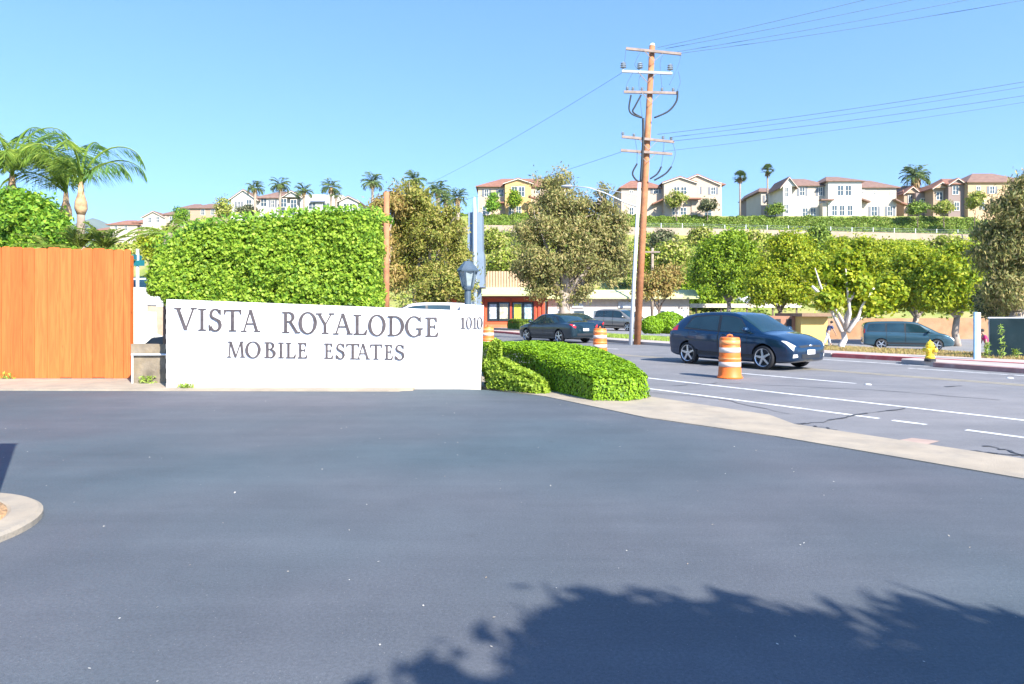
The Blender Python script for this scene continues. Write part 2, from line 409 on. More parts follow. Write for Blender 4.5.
def ground_material():
    m, nt, b = new_mat('dry_hillside_ground'); N, Lk = nt.nodes, nt.links
    tc = N.new('ShaderNodeTexCoord')
    n = N.new('ShaderNodeTexNoise'); n.inputs['Scale'].default_value = 0.13; n.inputs['Detail'].default_value = 9; n.inputs['Roughness'].default_value = 0.65
    Lk.new(tc.outputs['Object'], n.inputs['Vector'])
    r = N.new('ShaderNodeValToRGB'); e = r.color_ramp.elements
    e[0].position = 0.3; e[0].color = (0.13,0.18,0.03,1)
    e[1].position = 0.72; e[1].color = (0.34,0.26,0.12,1)
    q = e.new(0.45); q.color = (0.22,0.26,0.05,1)
    q = e.new(0.56); q.color = (0.30,0.28,0.09,1)
    Lk.new(n.outputs['Fac'], r.inputs['Fac']); Lk.new(r.outputs['Color'], b.inputs['Base Color'])
    b.inputs['Roughness'].default_value = 1.0
    return m
M['ground'] = ground_material()
xs = np.concatenate([np.linspace(-2600, -160, 24), np.linspace(-150, 190, 171), np.linspace(200, 2600, 24)])
ys = np.concatenate([np.linspace(-300, -20, 10), np.linspace(-15, 82, 98), np.linspace(83, 150, 90), np.linspace(155, 400, 20), np.linspace(450, 4500, 20)])
v, f = grid_mesh(xs, ys, terrain_z, -0.03)
mb = MB(); mb.add(v, f); tag(mb.build('terrain', M['ground'], smooth=True), kind='structure')

# distant mountain
def mountain_z(x, y):
    u = (x + 1830)/620.0; w = (y - 3000)/900.0
    r = np.sqrt(u*u + w*w)
    n = 0.13*np.sin(x*0.011+0.4) + 0.08*np.sin(x*0.027+y*0.013)
    return 20 + 400*np.clip(1 - r*(1+n*0.4), 0, None)**0.85 * (1 + 0.12*n) - 14*(r > 1)
v, f = grid_mesh(np.linspace(-2700, -900, 80), np.linspace(2000, 4100, 50), mountain_z)
mb = MB(); mb.add(v, f)
tag(mb.build('mountain', mat('mountain_scrub', (0.085,0.105,0.085), 1.0, var=0.3, scale=0.01), smooth=True), kind='structure')

# ------------------------------------------------------------------ roads and paving
def uv(u, v): return (-0.56*u + 0.83*v, 0.83*u + 0.56*v)       # u runs away along the street
def sheet(name, poly, z, m, sub=False):
    mb = MB(); mb.add([(x, y, z) for x, y in poly], [list(range(len(poly)))])
    return tag(mb.build(name, m), kind='structure')

# private driveway, wide sealcoated sheet from behind the camera to fence and sign
sheet('driveway', [uv(-60,7.45), uv(5.2,7.5), uv(7.0,7.3), (0.6,12.55), (-0.55,13.6), (-1.9,13.85), (-2.2,13.3), (-30,14.05), (-60,13.6), (-60,-60), (10,-60)], 0.0, M['driveway'])
# concrete lip in front of sign and fence
mb = MB(); mb.prism_xy([(-1.95,13.45), (-2.4,13.3), (-8.8,13.42), (-30,13.9), (-30,15.75), (-8.4,15.75), (-7.0,14.2), (-1.95,13.72)], -0.04, 0.035)
tag(mb.build('kerb_lip', M['concrete']), kind='structure')
# gutter strip between driveway and street
mb = MB(); mb.prism_xy([uv(-60,7.45), uv(-60,8.42), uv(5.6,8.45), uv(6.3,8.9), uv(16,9.4), uv(16,7.0), (0.6,12.5), uv(7.2,7.2), uv(5.2,7.45)], -0.05, 0.012)
tag(mb.build('gutter_strip', M['concrete']), kind='structure')
# street
near = [uv(-60,8.35), uv(5.6,8.4), uv(6.3,8.8), uv(20,9.2), uv(70,9.5), uv(110,9.5)]
far = [(29, -6), (17.5,14.3), (11.1,23.4), (6.25,32.3), (2.4,41.2), (-0.6,49.5), (-8,66), (-20,84), (-50,100)]
sheet('street', near + list(reversed(far)), -0.004, M['street'])

def strip(name, pts, w, z, m, kind='structure'):
    mb = MB()
    for (a, b) in zip(pts[:-1], pts[1:]):
        a, b = Vector((a[0], a[1], 0)), Vector((b[0], b[1], 0)); d = (b-a).normalized(); n = Vector((-d.y, d.x, 0))*w/2
        mb.add([(p.x, p.y, z) for p in (a-n, b-n, b+n, a+n)], [(0,1,2,3)])
    return tag(mb.build(name, m), kind=kind)
def gl(px, py): g = G(px, py); return (g.x, g.y)
# painted lines (traced where they lie on the ground)
def line_uv(v, u0, u1): return [uv(u0, v), uv(u1, v)]
mb = MB()
def painted(v0, u0, v1, u1, w):
    a, b = Vector(uv(u0, v0)+(0,)), Vector(uv(u1, v1)+(0,)); d = (b-a).normalized(); n = Vector((-d.y, d.x, 0))*w/2
    mb.add([(p.x, p.y, 0.0) for p in (a-n, b-n, b+n, a+n)], [(0,1,2,3)])
painted(10.15, 26, 9.98, 5.25, 0.11)
painted(9.98, 5.05, 9.97, 4.6, 0.11); painted(9.96, 4.1, 9.8, -30, 0.11)
painted(11.75, 26, 11.2, -30, 0.11)
for k in range(-3, 5): painted(14.4+0.06*k, 3.9+k*7.4-3.2, 14.4+0.06*k, 3.9+k*7.4, 0.11)
for k in range(-3, 5): painted(19.6, 9.5+k*7.4-3.2, 19.6, 9.5+k*7.4, 0.11)
painted(20.5, 4, 21.0, 14, 0.12)
tag(mb.build('lane_markings', M['paint_line']), kind='structure')
mb = MB()
painted(17.0, 40, 16.9, -20, 0.1); painted(17.25, 40, 17.15, -20, 0.1)
tag(mb.build('centre_line', M['paint_yellow']), kind='structure')
# crack sealer and patches
mb = MB()
def crack(pix, w=0.035):
    pts = [G(*p) for p in pix]; fine = []
    for a, b in zip(pts[:-1], pts[1:]):
        for i in range(6): fine.append(a.lerp(b, i/6) + Vector((random.uniform(-.05,.05), random.uniform(-.05,.05), 0)))
    fine.append(pts[-1])
    for a, b in zip(fine[:-1], fine[1:]):
        d = (b-a).normalized(); n = Vector((-d.y, d.x, 0))*w*random.uniform(.12,.6)
        mb.add([(p.x, p.y, 0.004) for p in (a-n, b-n, b+n, a+n)], [(0,1,2,3)])
crack([(788,425),(815,423),(850,416),(905,408.5)], 0.05); crack([(800,423.5),(838,430)]); crack([(640,391),(720,399),(790,414)], .03)
crack([(670,386),(720,383),(790,386),(868,389.5),(1000,400)], .03); crack([(958,450),(990,453),(1030,456)], .05); crack([(985,446),(1010,451),(1030,458)],.04)
crack([(944,386.5),(962,386)], .1)
tag(mb.build('crack_sealer', M['tar']), kind='structure')
mb = MB(); mb.add([G(*p, ) + Vector((0,0,0.001)) for p in ((893,441),(925,445),(940,441),(912,438))], [(0,1,2,3)])
tag(mb.build('clay_stain', mat('clay_stain', (0.36,0.26,0.21), 0.95, var=0.15, scale=4)), kind='structure')
# raised pavement marker dots
mb = MB()
for px, py in ((868,384.5),(1010,378)):
    g = G(px, py); mb.lathe([(0.07,0.0),(0.06,0.015),(0.03,0.022)], (g.x,g.y,-0.003), 12)
tag(mb.build('lane_dots', M['paint_line']), kind='structure')

# far kerb, walk and verge
def kerb(name, pts, w, z0, z1, m):
    mb = MB()
    for a, b in zip(pts[:-1], pts[1:]):
        a, b = Vector((a[0], a[1], 0)), Vector((b[0], b[1], 0)); d = (b-a).normalized(); n = Vector((d.y, -d.x, 0)); n = n if n.dot(Vector((.83,.56,0))) > 0 else -n
        mb.add([(p.x,p.y,z) for z in (z0,z1) for p in (a, b, b+n*w, a+n*w)], [(0,1,2,3),(4,5,6,7),(0,1,5,4),(1,2,6,5),(2,3,7,6),(3,0,4,7)])
    return tag(mb.build(name, m), kind='structure')
kerb('kerb', [(11.0,23.55),(6.25,32.35),(2.4,41.25),(0.9,45)], 0.22, -0.05, 0.13, M['walk'])
kerb('red_kerb', [(27,-3),(17.45,14.35),(14.4,18.6),(11.02,23.5)], 0.22, -0.05, 0.13, M['red_paint'])
kerb('red_kerb', [(0.88,45.05),(-0.6,49.5),(-8,66)], 0.22, -0.05, 0.13, M['red_paint'])
# footway pushed out at the hydrant
mb = MB(); ext = [(24.5,-3), (13.05,17.35), (12.0,19.6), (11.75,20.6), (11.95,20.9), (12.5,21.2), (14.25,18.5), (17.25,14.2), (26.7,-3)]
mb.prism_xy(ext, -0.05, 0.125); tag(mb.build('footway', M['walk']), kind='structure')
kerb('footway_kerb', [(24.3,-3.1),(12.87,17.3),(11.9,19.3)], 0.17, -0.05, 0.12, mat('faded_red_concrete', (0.36,0.19,0.17), 0.9, var=0.15, scale=4, dirt=(0.4,0.33,0.3), dscale=2))
def offs(pts, w):
    out = []
    for i, p in enumerate(pts):
        a = Vector(pts[max(0,i-1)]); b = Vector(pts[min(len(pts)-1,i+1)]); d = (b-a).normalized(); n = Vector((d.y,-d.x)); n = n if n.dot(Vector((.83,.56)))>0 else -n
        out.append(tuple(Vector(p)+n*w))
    return out
edge = [(27,-3),(17.45,14.35),(11.1,23.5),(6.25,32.35),(2.4,41.25),(-0.6,49.5),(-8,66)]
mb = MB(); mb.prism_xy(offs(edge[1:],0.22)+list(reversed(offs(edge[1:],1.6))), -0.05, 0.122)
tag(mb.build('sidewalk', M['walk']), kind='structure')
verge_in, verge_out = offs(edge,1.55), offs(edge,4.4)
mb = MB(); vs = [(x,y,0.118) for x,y in verge_in] + [(x,y,0.10) for x,y in verge_out] + [(x,y,-1.2) for x,y in verge_out]
n = len(edge); mb.add(vs, [(i,i+1,n+i+1,n+i) for i in range(n-1)]+[(n+i,n+i+1,2*n+i+1,2*n+i) for i in range(n-1)])
tag(mb.build('verge', M['soil']), kind='structure')
def grass(name, pts_poly_fn, n, m, h=0.1, w=0.02):
    pts = pts_poly_fn(n); nrm = unit(rng.normal(0,1,(len(pts),3))*np.array([1,1,0.2])); up = unit(np.array([0,0,1.0])+rng.normal(0,.35,(len(pts),3)))
    b = unit(np.cross(up, nrm)); hh = h*rng.uniform(.4,1.4,(len(pts),1))
    q = np.stack([pts-b*w, pts+b*w, pts+up*hh+b*w*.15, pts+up*hh-b*w*.15], 1)
    return tag(link_mesh(name, quads_mesh(name, q), m), kind='stuff')
def verge_pts(i0, i1):
    def fn(n):
        t = rng.uniform(i0, i1, n); k = np.minimum(t.astype(int), len(edge)-2); fr = (t-k)[:,None]
        A = np.array(verge_in); B = np.array(verge_out); a = A[k]*(1-fr)+A[k+1]*fr; b = B[k]*(1-fr)+B[k+1]*fr
        s = rng.uniform(0.02,0.98,(n,1)); q = a*(1-s)+b*s
        return np.concatenate([q, np.full((n,1),0.1)],1)
    return fn
grass('dry_grass', verge_pts(1.0, 2.6), 26000, M['dry_grass'], 0.09, 0.014)
grass('verge_grass', verge_pts(2.6, 5), 16000, M['lawn_leaf'], 0.12, 0.025)
# parking lots draped on the terrain
v, f = grid_mesh(np.linspace(-30, 70, 80), np.linspace(20, 84, 60), terrain_z, 0.0)
V = np.array(v); vv = 0.83*V[:,0]+0.56*V[:,1]
inside = lambda i: (vv[i] > 27.6 + 0*V[i,0]) and not (V[i,0] < 3.5 and V[i,1] < 50)
f = [q for q in f if all(inside(i) for i in q)]
mb = MB(); mb.add(v, f); tag(mb.build('parking_lot', M['lot'], smooth=True), kind='structure')

# round island of concrete with soil, lower left
mb = MB(); ic = (-4.42, 4.7); R0 = 0.985
mb.lathe([(0.765,-0.05),(R0,-0.05),(R0,0.04),(R0-0.03,0.058),(0.785,0.062),(0.765,0.05)], (ic[0],ic[1],0), 56)
tag(mb.build('island_kerb', M['concrete']), kind='structure')
mb = MB(); mb.lathe([(0.765,0.0),(0.76,0.066),(0.4,0.085),(0.02,0.09)], (ic[0],ic[1],0), 40)
tag(mb.build('island_soil', mat('orange_gravel', (0.52,0.30,0.14), 1.0, var=0.45, scale=26, bump=0.8, bscale=60), smooth=True), kind='structure')
r = empty('gate_post', (-3.77,4.69,0.1), 'tall square grey post in the concrete island, casting the bar shadow at left', 'post')
mb = MB(); mb.box(-3.86,-3.68,4.61,4.77,0.0,2.86); mb.build('shaft', M['steel'], r)
mb = MB(); mb.box(-3.87,-3.67,4.60,4.78,2.86,2.9); mb.build('cap', M['slate'], r)

# small pale chips and leaf bits lying on the driveway
n = 260
q = np.stack([rng.uniform(-7,5,n), rng.uniform(2.2,13,n), np.full(n,0.006)],1)
q = q[(0.83*q[:,0]+0.56*q[:,1] < 7.2)]
me = quads_mesh('debris', leaf_quads(q, np.tile([0,0,1.0],(len(q),1)), 0.016, 0.01, 0.25))
tag(link_mesh('debris', me, leaf_mat('pale_chips', [(0.5,0.47,0.42),(0.6,0.58,0.52),(0.4,0.3,0.18)],0.1)), kind='stuff')
# ------------------------------------------------------------------ sign wall with lettering
YW = 13.7
def wx(px): return X_(px, YW)
def wz(py): return Z_(py, YW)
def brick_paint():
    m, nt, b = new_mat('white_painted_blockwork'); N, Lk = nt.nodes, nt.links
    tc = N.new('ShaderNodeTexCoord'); mp = N.new('ShaderNodeMapping'); mp.inputs['Rotation'].default_value = (PI/2, 0, 0)
    br = N.new('ShaderNodeTexBrick'); br.inputs['Scale'].default_value = 1.0
    br.inputs['Brick Width'].default_value = 0.4; br.inputs['Row Height'].default_value = 0.2; br.inputs['Mortar Size'].default_value = 0.008; br.inputs['Mortar Smooth'].default_value = 0.4
    br.inputs['Color1'].default_value = (1,1,1,1); br.inputs['Color2'].default_value = (.97,.97,.97,1); br.inputs['Mortar'].default_value = (.55,.55,.55,1)
    Lk.new(tc.outputs['Object'], mp.inputs['Vector']); Lk.new(mp.outputs['Vector'], br.inputs['Vector'])
    n2 = N.new('ShaderNodeTexNoise'); n2.inputs['Scale'].default_value = 26; Lk.new(tc.outputs['Object'], n2.inputs['Vector'])
    ad = N.new('ShaderNodeMath'); ad.operation = 'MULTIPLY_ADD'; ad.inputs[1].default_value = 0.25
    Lk.new(n2.outputs['Fac'], ad.inputs[0]); Lk.new(br.outputs['Color'], ad.inputs[2])
    bp = N.new('ShaderNodeBump'); bp.inputs['Strength'].default_value = 0.22; bp.inputs['Distance'].default_value = 0.008
    Lk.new(ad.outputs['Value'], bp.inputs['Height']); Lk.new(bp.outputs['Normal'], b.inputs['Normal'])
    n = N.new('ShaderNodeTexNoise'); n.inputs['Scale'].default_value = 1.1; n.inputs['Detail'].default_value = 9; n.inputs['Roughness'].default_value = .75
    mp2 = N.new('ShaderNodeMapping'); mp2.inputs['Scale'].default_value = (2.2,2.2,0.5); Lk.new(tc.outputs['Object'], mp2.inputs['Vector']); Lk.new(mp2.outputs['Vector'], n.inputs['Vector'])
    r = N.new('ShaderNodeValToRGB'); r.color_ramp.elements[0].position = .52; r.color_ramp.elements[1].position = .82
    r.color_ramp.elements[0].color = (.70,.70,.70,1); r.color_ramp.elements[1].color = (.50,.47,.42,1)
    Lk.new(n.outputs['Fac'], r.inputs['Fac'])
    sx = N.new('ShaderNodeSeparateXYZ'); Lk.new(tc.outputs['Object'], sx.inputs['Vector'])
    n4 = N.new('ShaderNodeTexNoise'); n4.inputs['Scale'].default_value = 5; n4.inputs['Detail'].default_value = 8; Lk.new(tc.outputs['Object'], n4.inputs['Vector'])
    m1 = N.new('ShaderNodeMath'); m1.operation = 'MULTIPLY_ADD'; m1.inputs[1].default_value = -.45; Lk.new(n4.outputs['Fac'], m1.inputs[0]); Lk.new(sx.outputs['Z'], m1.inputs[2])
    r4 = N.new('ShaderNodeValToRGB'); r4.color_ramp.elements[0].position = 0.0; r4.color_ramp.elements[1].position = .09; r4.color_ramp.elements[0].color = (.62,.56,.48,1); r4.color_ramp.elements[1].color = (1,1,1,1); Lk.new(m1.outputs['Value'], r4.inputs['Fac'])
    mz = N.new('ShaderNodeMixRGB'); mz.blend_type = 'MULTIPLY'; mz.inputs['Fac'].default_value = .8; Lk.new(r.outputs['Color'], mz.inputs['Color1']); Lk.new(r4.outputs['Color'], mz.inputs['Color2'])
    Lk.new(mz.outputs['Color'], b.inputs['Base Color']); b.inputs['Roughness'].default_value = .75
    return m
M['blockwork'] = brick_paint()
sign = empty('sign_wall', (wx(322), YW+0.13, 0), 'long low white painted block wall with dark raised park name lettering facing the driveway', 'sign wall')
mb = MB()
xl, xr = wx(166.5), wx(460)
mb.prism_xz([(xl,-0.15),(xr,-0.15),(xr,wz(310.3)),(xl,wz(299.2))], YW, YW+0.26)
mb.build('wall', M['blockwork'], sign)
mb = MB()
mb.prism_xz([(xr+0.002,-0.15),(wx(480.6),-0.15),(wx(483.3),wz(305.2)),(xr+0.002,wz(304.3))], YW-0.004, YW+0.264)
mb.build('end_pier', M['blockwork'], sign)
# toothed brick end on the left
mb = MB()
for k in range(9):
    z0 = 0.02 + k*0.198
    mb.box(xl-0.012, xl-0.002, YW+0.006, YW+0.25, z0, z0+0.1)
mb.build('end_brick', M['blockwork'], sign)
mb = MB(); mb.box(wx(449), wx(463), YW+0.3, YW+0.7, 1.2, wz(304.8)); o = mb.build('utility_box', mat('grey_box_paint',(0.45,0.45,0.46),0.6), None); tag(o, 'small light grey cabinet top showing just behind the white sign wall near its house number', 'utility box')

def arc(cx, cy, rx, ry, a0, a1, tk, n=22, thin=0.45):
    """thick-and-thin stroke: list of quads"""
    out = []; pts = []
    for i in range(n+1):
        a = math.radians(a0 + (a1-a0)*i/n)
        w = tk*(thin + (1-thin)*abs(math.cos(a)))
        c, s = math.cos(a), math.sin(a)
        pts.append(((cx+(rx)*c, cy+(ry)*s), (cx+(rx-w)*c, cy+(ry-w*0.8)*s)))
    for p, q in zip(pts[:-1], pts[1:]): out.append([p[0], q[0], q[1], p[1]])
    return out
def stroke(x0, y0, x1, y1, w):
    return [[(x0-w/2,y0),(x0+w/2,y0),(x1+w/2,y1),(x1-w/2,y1)]]
SH = 0.06
def serif(xc, y, half):
    y0, y1 = (y, y+SH) if y < 0.5 else (y-SH, y)
    return [[(xc-half,y0),(xc+half,y0),(xc+half,y1),(xc-half,y1)]]
def rect(x0,x1,y0,y1): return [[(x0,y0),(x1,y0),(x1,y1),(x0,y1)]]
T, t = 0.135, 0.072     # thick / thin
def glyph(ch):
    """outline pieces in a box of nominal width W, cap height 1 -> (pieces, W)"""
    if ch == 'V': return stroke(.46,0,.12,1,T)+stroke(.46,0,.80,1,t)+serif(.13,1,.15)+serif(.80,1,.13), .92
    if ch == 'I': return rect(.13,.13+T,0,1)+serif(.205,0,.18)+serif(.205,1,.18), .41
    if ch == 'T': return rect(.33,.33+T,0,1)+serif(.405,0,.17)+rect(.02,.79,1-.075,1)+[[(.02,1),(.02,.78),(.07,.78),(.11,.93)]]+[[(.79,1),(.79,.78),(.74,.78),(.70,.93)]], .81
    if ch == 'A': return stroke(.10,0,.42,1,t)+stroke(.76,0,.43,1.02,T)+rect(.22,.62,.34,.34+.065)+serif(.10,0,.14)+serif(.77,0,.15), .92
    if ch == 'L': return rect(.12,.12+T,0,1)+serif(.195,1,.17)+rect(.03,.60,0,.075)+[[(.60,0),(.64,.26),(.59,.26),(.47,.07)]], .66
    if ch == 'E': return rect(.12,.12+T,0,1)+rect(.03,.58,0,.075)+rect(.03,.54,1-.075,1)+rect(.26,.47,.49,.49+.065)+rect(.44,.48,.40,.65)+[[(.58,0),(.63,.25),(.58,.25),(.47,.07)]]+[[(.54,1),(.56,.77),(.515,.77),(.43,.93)]], .65
    if ch == 'O': return arc(.44,.5,.44,.53,0,360,.16,40,.4), .88
    if ch == '0': return arc(.29,.5,.29,.53,0,360,.14,36,.4), .58
    if ch == '1': return rect(.14,.14+T,0,1)+serif(.215,0,.19)+[[(.02,.80),(.14,.86),(.24,1.0),(.16,1.0),(.02,.86)]], .42
    if ch == 'D': return rect(.12,.12+T,0,1)+arc(.36,.5,.46,.50,-90,90,.16,26,.42)+rect(.03,.38,0,.066)+rect(.03,.38,1-.066,1), .84
    if ch == 'R': return rect(.12,.12+T,0,1)+serif(.195,0,.17)+rect(.03,.34,1-.065,1)+arc(.33,.755,.27,.245,-90,90,.14,20,.45)+rect(.26,.34,.51,.57)+stroke(.72,0,.40,.53,T)+serif(.74,0,.12), .84
    if ch == 'B': return rect(.12,.12+T,0,1)+rect(.03,.36,1-.065,1)+rect(.03,.38,0,.065)+rect(.26,.36,.52,.58)+arc(.34,.775,.22,.225,-90,90,.13,20,.45)+arc(.36,.275,.27,.275,-90,90,.145,20,.45), .66
    if ch == 'Y': return rect(.36,.36+T,0,.5)+serif(.435,0,.17)+stroke(.435,.44,.11,1,T)+stroke(.44,.44,.76,1,t)+serif(.12,1,.15)+serif(.76,1,.13), .89
    if ch == 'M': return stroke(.10,0,.17,1,t)+stroke(.52,0,.19,1,T)+stroke(.52,0,.86,1,t)+stroke(.97,0,.88,1,T)+serif(.10,0,.13)+serif(.97,0,.16)+serif(.13,1,.11)+serif(.92,1,.11), 1.1
    if ch == 'G': return arc(.46,.5,.46,.53,42,322,.16,34,.4)+rect(.70,.70+T-.02,.06,.42)+rect(.56,.92,.42-.055,.42)+[[(.76,.99),(.80,.99),(.815,.74),(.775,.74)]], .92
    if ch == 'S': return arc(.28,.76,.25,.26,15,262,.12,22,.6)+arc(.28,.26,.28,.28,-168,88,.13,22,.6)+[[(.06,.72),(.14,.58),(.49,.36),(.53,.44),(.46,.51),(.17,.66)]]+[[(.475,.98),(.515,.98),(.525,.74),(.485,.74)]]+[[(0.0,.30),(.04,.30),(.055,.02),(.015,.02)]], .56
    return [], .4
def letter(ch, x0, x1, ytop, ybase, parent):
    pieces, W = glyph(ch)
    a, b = wx(x0), wx(x1); z0, z1 = wz(ybase), wz(ytop); sx, sz = (b-a)/W, (z1-z0)
    mb = MB()
    for i, pc in enumerate(pieces):
        mb.prism_xz([(a+x*sx, z0+y*sz) for x, y in pc], YW-0.018-0.0003*i, YW+0.002)
    return mb.build('letter', M['bronze'], parent)
row1 = [('V',175,196.8),('I',198,206.8),('S',209.2,222),('T',223.8,242),('A',242,260.5),('R',281.8,300),('O',298.8,317.2),('Y',316.6,334.6),('A',334,353),('L',353.2,368),('O',368.4,386),('D',387.3,404.8),('G',405.3,423.2),('E',425,439.2)]
row2 = [('M',227.8,245),('O',245.6,261),('B',264,276.6),('I',278,284.6),('L',285.6,296.6),('E',297.4,308.2),('E',324,334),('S',336.2,345),('T',346.2,360),('A',356.8,370.4),('T',370,382.6),('E',384.4,393.6),('S',395.2,404.6)]
num = [('1',460.4,466),('0',466.2,472.2),('1',473,477.2),('0',477,482.8)]
for c, a, b in row1:
    f = (a-176)/263; letter(c, a, b, 307.6+f*10.2, 330.0+f*7.2, sign)
for c, a, b in row2:
    f = (a-228)/177; letter(c, a, b, 341.3+f*3.6, 357.3+f*2.6, sign)
for c, a, b in num:
    letter(c, a, b, 317.3, 328.6, sign)

# ------------------------------------------------------------------ orange board fence
YF = 15.57
m, nt, b = new_mat('orange_stained_boards'); N, Lk = nt.nodes, nt.links
g = N.new('ShaderNodeNewGeometry'); r = N.new('ShaderNodeValToRGB')
r.color_ramp.elements[0].color = (0.54,0.120,0.021,1); r.color_ramp.elements[1].color = (0.66,0.162,0.034,1)
Lk.new(g.outputs['Random Per Island'], r.inputs['Fac'])
tc = N.new('ShaderNodeTexCoord'); mp = N.new('ShaderNodeMapping'); mp.inputs['Scale'].default_value = (14,14,0.9); Lk.new(tc.outputs['Object'], mp.inputs['Vector'])
n = N.new('ShaderNodeTexNoise'); n.inputs['Scale'].default_value = 1.2; n.inputs['Detail'].default_value = 8; n.inputs['Distortion'].default_value = 1.2; Lk.new(mp.outputs['Vector'], n.inputs['Vector'])
r2 = N.new('ShaderNodeValToRGB'); r2.color_ramp.elements[0].position=.35; r2.color_ramp.elements[1].position=.62
r2.color_ramp.elements[0].color=(.72,.66,.6,1); r2.color_ramp.elements[1].color=(1,1,1,1); Lk.new(n.outputs['Fac'], r2.inputs['Fac'])
vo = N.new('ShaderNodeTexVoronoi'); vo.inputs['Scale'].default_value = 1.7; mp3 = N.new('ShaderNodeMapping'); mp3.inputs['Scale'].default_value=(1.6,1,0.7); Lk.new(tc.outputs['Object'], mp3.inputs['Vector']); Lk.new(mp3.outputs['Vector'], vo.inputs['Vector'])
r3 = N.new('ShaderNodeValToRGB'); r3.color_ramp.elements[0].position=.03; r3.color_ramp.elements[1].position=.055; r3.color_ramp.elements[0].color=(.45,.38,.35,1); r3.color_ramp.elements[1].color=(1,1,1,1); Lk.new(vo.outputs['Distance'], r3.inputs['Fac'])
mx = N.new('ShaderNodeMixRGB'); mx.blend_type='MULTIPLY'; mx.inputs['Fac'].default_value=.75; Lk.new(r.outputs['Color'], mx.inputs['Color1']); Lk.new(r2.outputs['Color'], mx.inputs['Color2'])
mx2 = N.new('ShaderNodeMixRGB'); mx2.blend_type='MULTIPLY'; mx2.inputs['Fac'].default_value=.8; Lk.new(mx.outputs['Color'], mx2.inputs['Color1']); Lk.new(r3.outputs['Color'], mx2.inputs['Color2'])
Lk.new(mx2.outputs['Color'], b.inputs['Base Color']); b.inputs['Roughness'].default_value=.7
bp = N.new('ShaderNodeBump'); bp.inputs['Strength'].default_value=.25; bp.inputs['Distance'].default_value=.01; Lk.new(n.outputs['Fac'], bp.inputs['Height']); Lk.new(bp.outputs['Normal'], b.inputs['Normal'])
M['fenceboard'] = m
fence = empty('board_fence', (-14, YF, 0), 'tall orange stained vertical board fence left of the sign wall', 'fence')
mb = MB(); x = -22.0; i = 0
xe = X_(130.5, YF)
widths = []
while x < xe - 0.05:
    w = random.choice([0.2, 0.24, 0.27, 0.29, 0.225]); x1 = min(x + w, xe)
    px = 512 + x/YF*F
    zt = Z_(247 + 2.2*max(0, min(1, px/130)), YF) + random.uniform(-.02,.02)
    g_ = 0.004; c = 0.03; dy = random.uniform(-.008, .008); tl = random.uniform(-.004,.004)
    zb = 0.035 + random.uniform(0,.02)
    mb.prism_xz([(x+g_,zb),(x1-g_,zb),(x1-g_+tl,zt-c),(x1-g_-c*1.2+tl,zt),(x+g_+c*1.2+tl,zt),(x+g_+tl,zt-c)], YF+dy, YF+dy+0.022)
    x = x1; i += 1
mb.build('boards', M['fenceboard'], fence)
for z in (0.5, 1.55, 2.6):
    mb = MB(); mb.box(-22, xe-0.02, YF+0.034, YF+0.085, z, z+0.1); mb.build('rail', M['fenceboard'], fence)
for k in range(6):
    mb = MB(); xx = xe-0.16-k*2.4; mb.box(xx, xx+0.12, YF+0.087, YF+0.2, -0.1, 2.85); mb.build('post', M['fenceboard'], fence)

# ------------------------------------------------------------------ things seen through the gap between fence and sign
mb = MB(); mb.prism_yz([(15.9,0.0),(16.8,0.30),(18.2,0.86),(20.5,0.95),(20.5,-0.2),(15.9,-0.2)], -9.6, -5.0)
tag(mb.build('slope', M['rock']), kind='structure')
def wpr(name, label, cat, x0px, x1px, y0, y1, Y, th, m):
    mb = MB(); mb.box(X_(x0px,Y), X_(x1px,Y), Y, Y+th, Z_(y1,Y), Z_(y0,Y)); return tag(mb.build(name, m), label, cat)
Ym_ = 14.6
mb = MB(); mb.prism_xz([(X_(130.9,Ym_),-.1),(X_(170,Ym_),-.1),(X_(170,Ym_),Z_(344.5,Ym_)),(X_(130.9,Ym_),Z_(344,Ym_))], Ym_, Ym_+.2)
tag(mb.build('masonry_wall', mat('grey_brown_masonry',(0.20,0.165,0.12),.95,var=.35,scale=4,bump=.6,bscale=14,dirt=(.30,.23,.13),dscale=3)), 'low grey brown masonry wall filling the gap between fence and sign wall', 'wall')
Yg = 20.6
mb = MB(); mb.prism_xz([(X_(120,Yg),0.5),(X_(176,Yg),0.5),(X_(176,Yg),Z_(344,Yg)),(X_(153,Yg),Z_(334,Yg)),(X_(152,Yg),Z_(312,Yg)),(X_(120,Yg),Z_(311,Yg))], Yg, Yg+0.25)
tag(mb.build('low_wall', M['stucco_white']), 'white stucco wall with a stepped top in the gap between fence and sign wall', 'wall')
mb = MB(); mb.prism_xz([(X_(120,22.5),0.5),(X_(200,22.5),0.5),(X_(200,22.5),Z_(308,22.5)),(X_(120,22.5),Z_(305,22.5))], 22.5, 22.75)
tag(mb.build('block_wall', mat('brown_block',(0.40,0.29,0.22),0.9,var=.2,scale=5)), 'brown block wall behind the stepped white stucco wall in the gap', 'wall')
mb = MB(); Yp = 22.2; mb.box(X_(131.5,Yp), X_(144,Yp), Yp-0.3, Yp+0.2, 0.3, Z_(287.5,Yp)); tag(mb.build('gate_pillar', M['stucco_white']), 'white square pillar standing under the street name sign in the gap', 'pillar')
r = empty('pipe_rail', (-7.9,14.55,0), 'thin white pipe rail running along the low masonry wall in the gap', 'handrail')
mb = MB(); mb.tube([(X_(131.5,14.55),14.55,Z_(354.6,14.55)),(X_(172,14.55),14.55,Z_(354.6,14.55))], 0.022, 8); mb.build('pipe', M['white_metal'], r)
for px in (132.3, 171.5):
    mb = MB(); mb.tube([(X_(px,14.55),14.55,-0.05),(X_(px,14.55),14.55,Z_(355,14.55))], 0.02, 8); mb.build('post', M['white_metal'], r)
r = empty('street_sign', (X_(137.5,24),24,0), 'teal street name blade on a white post above the fence gap', 'street sign')
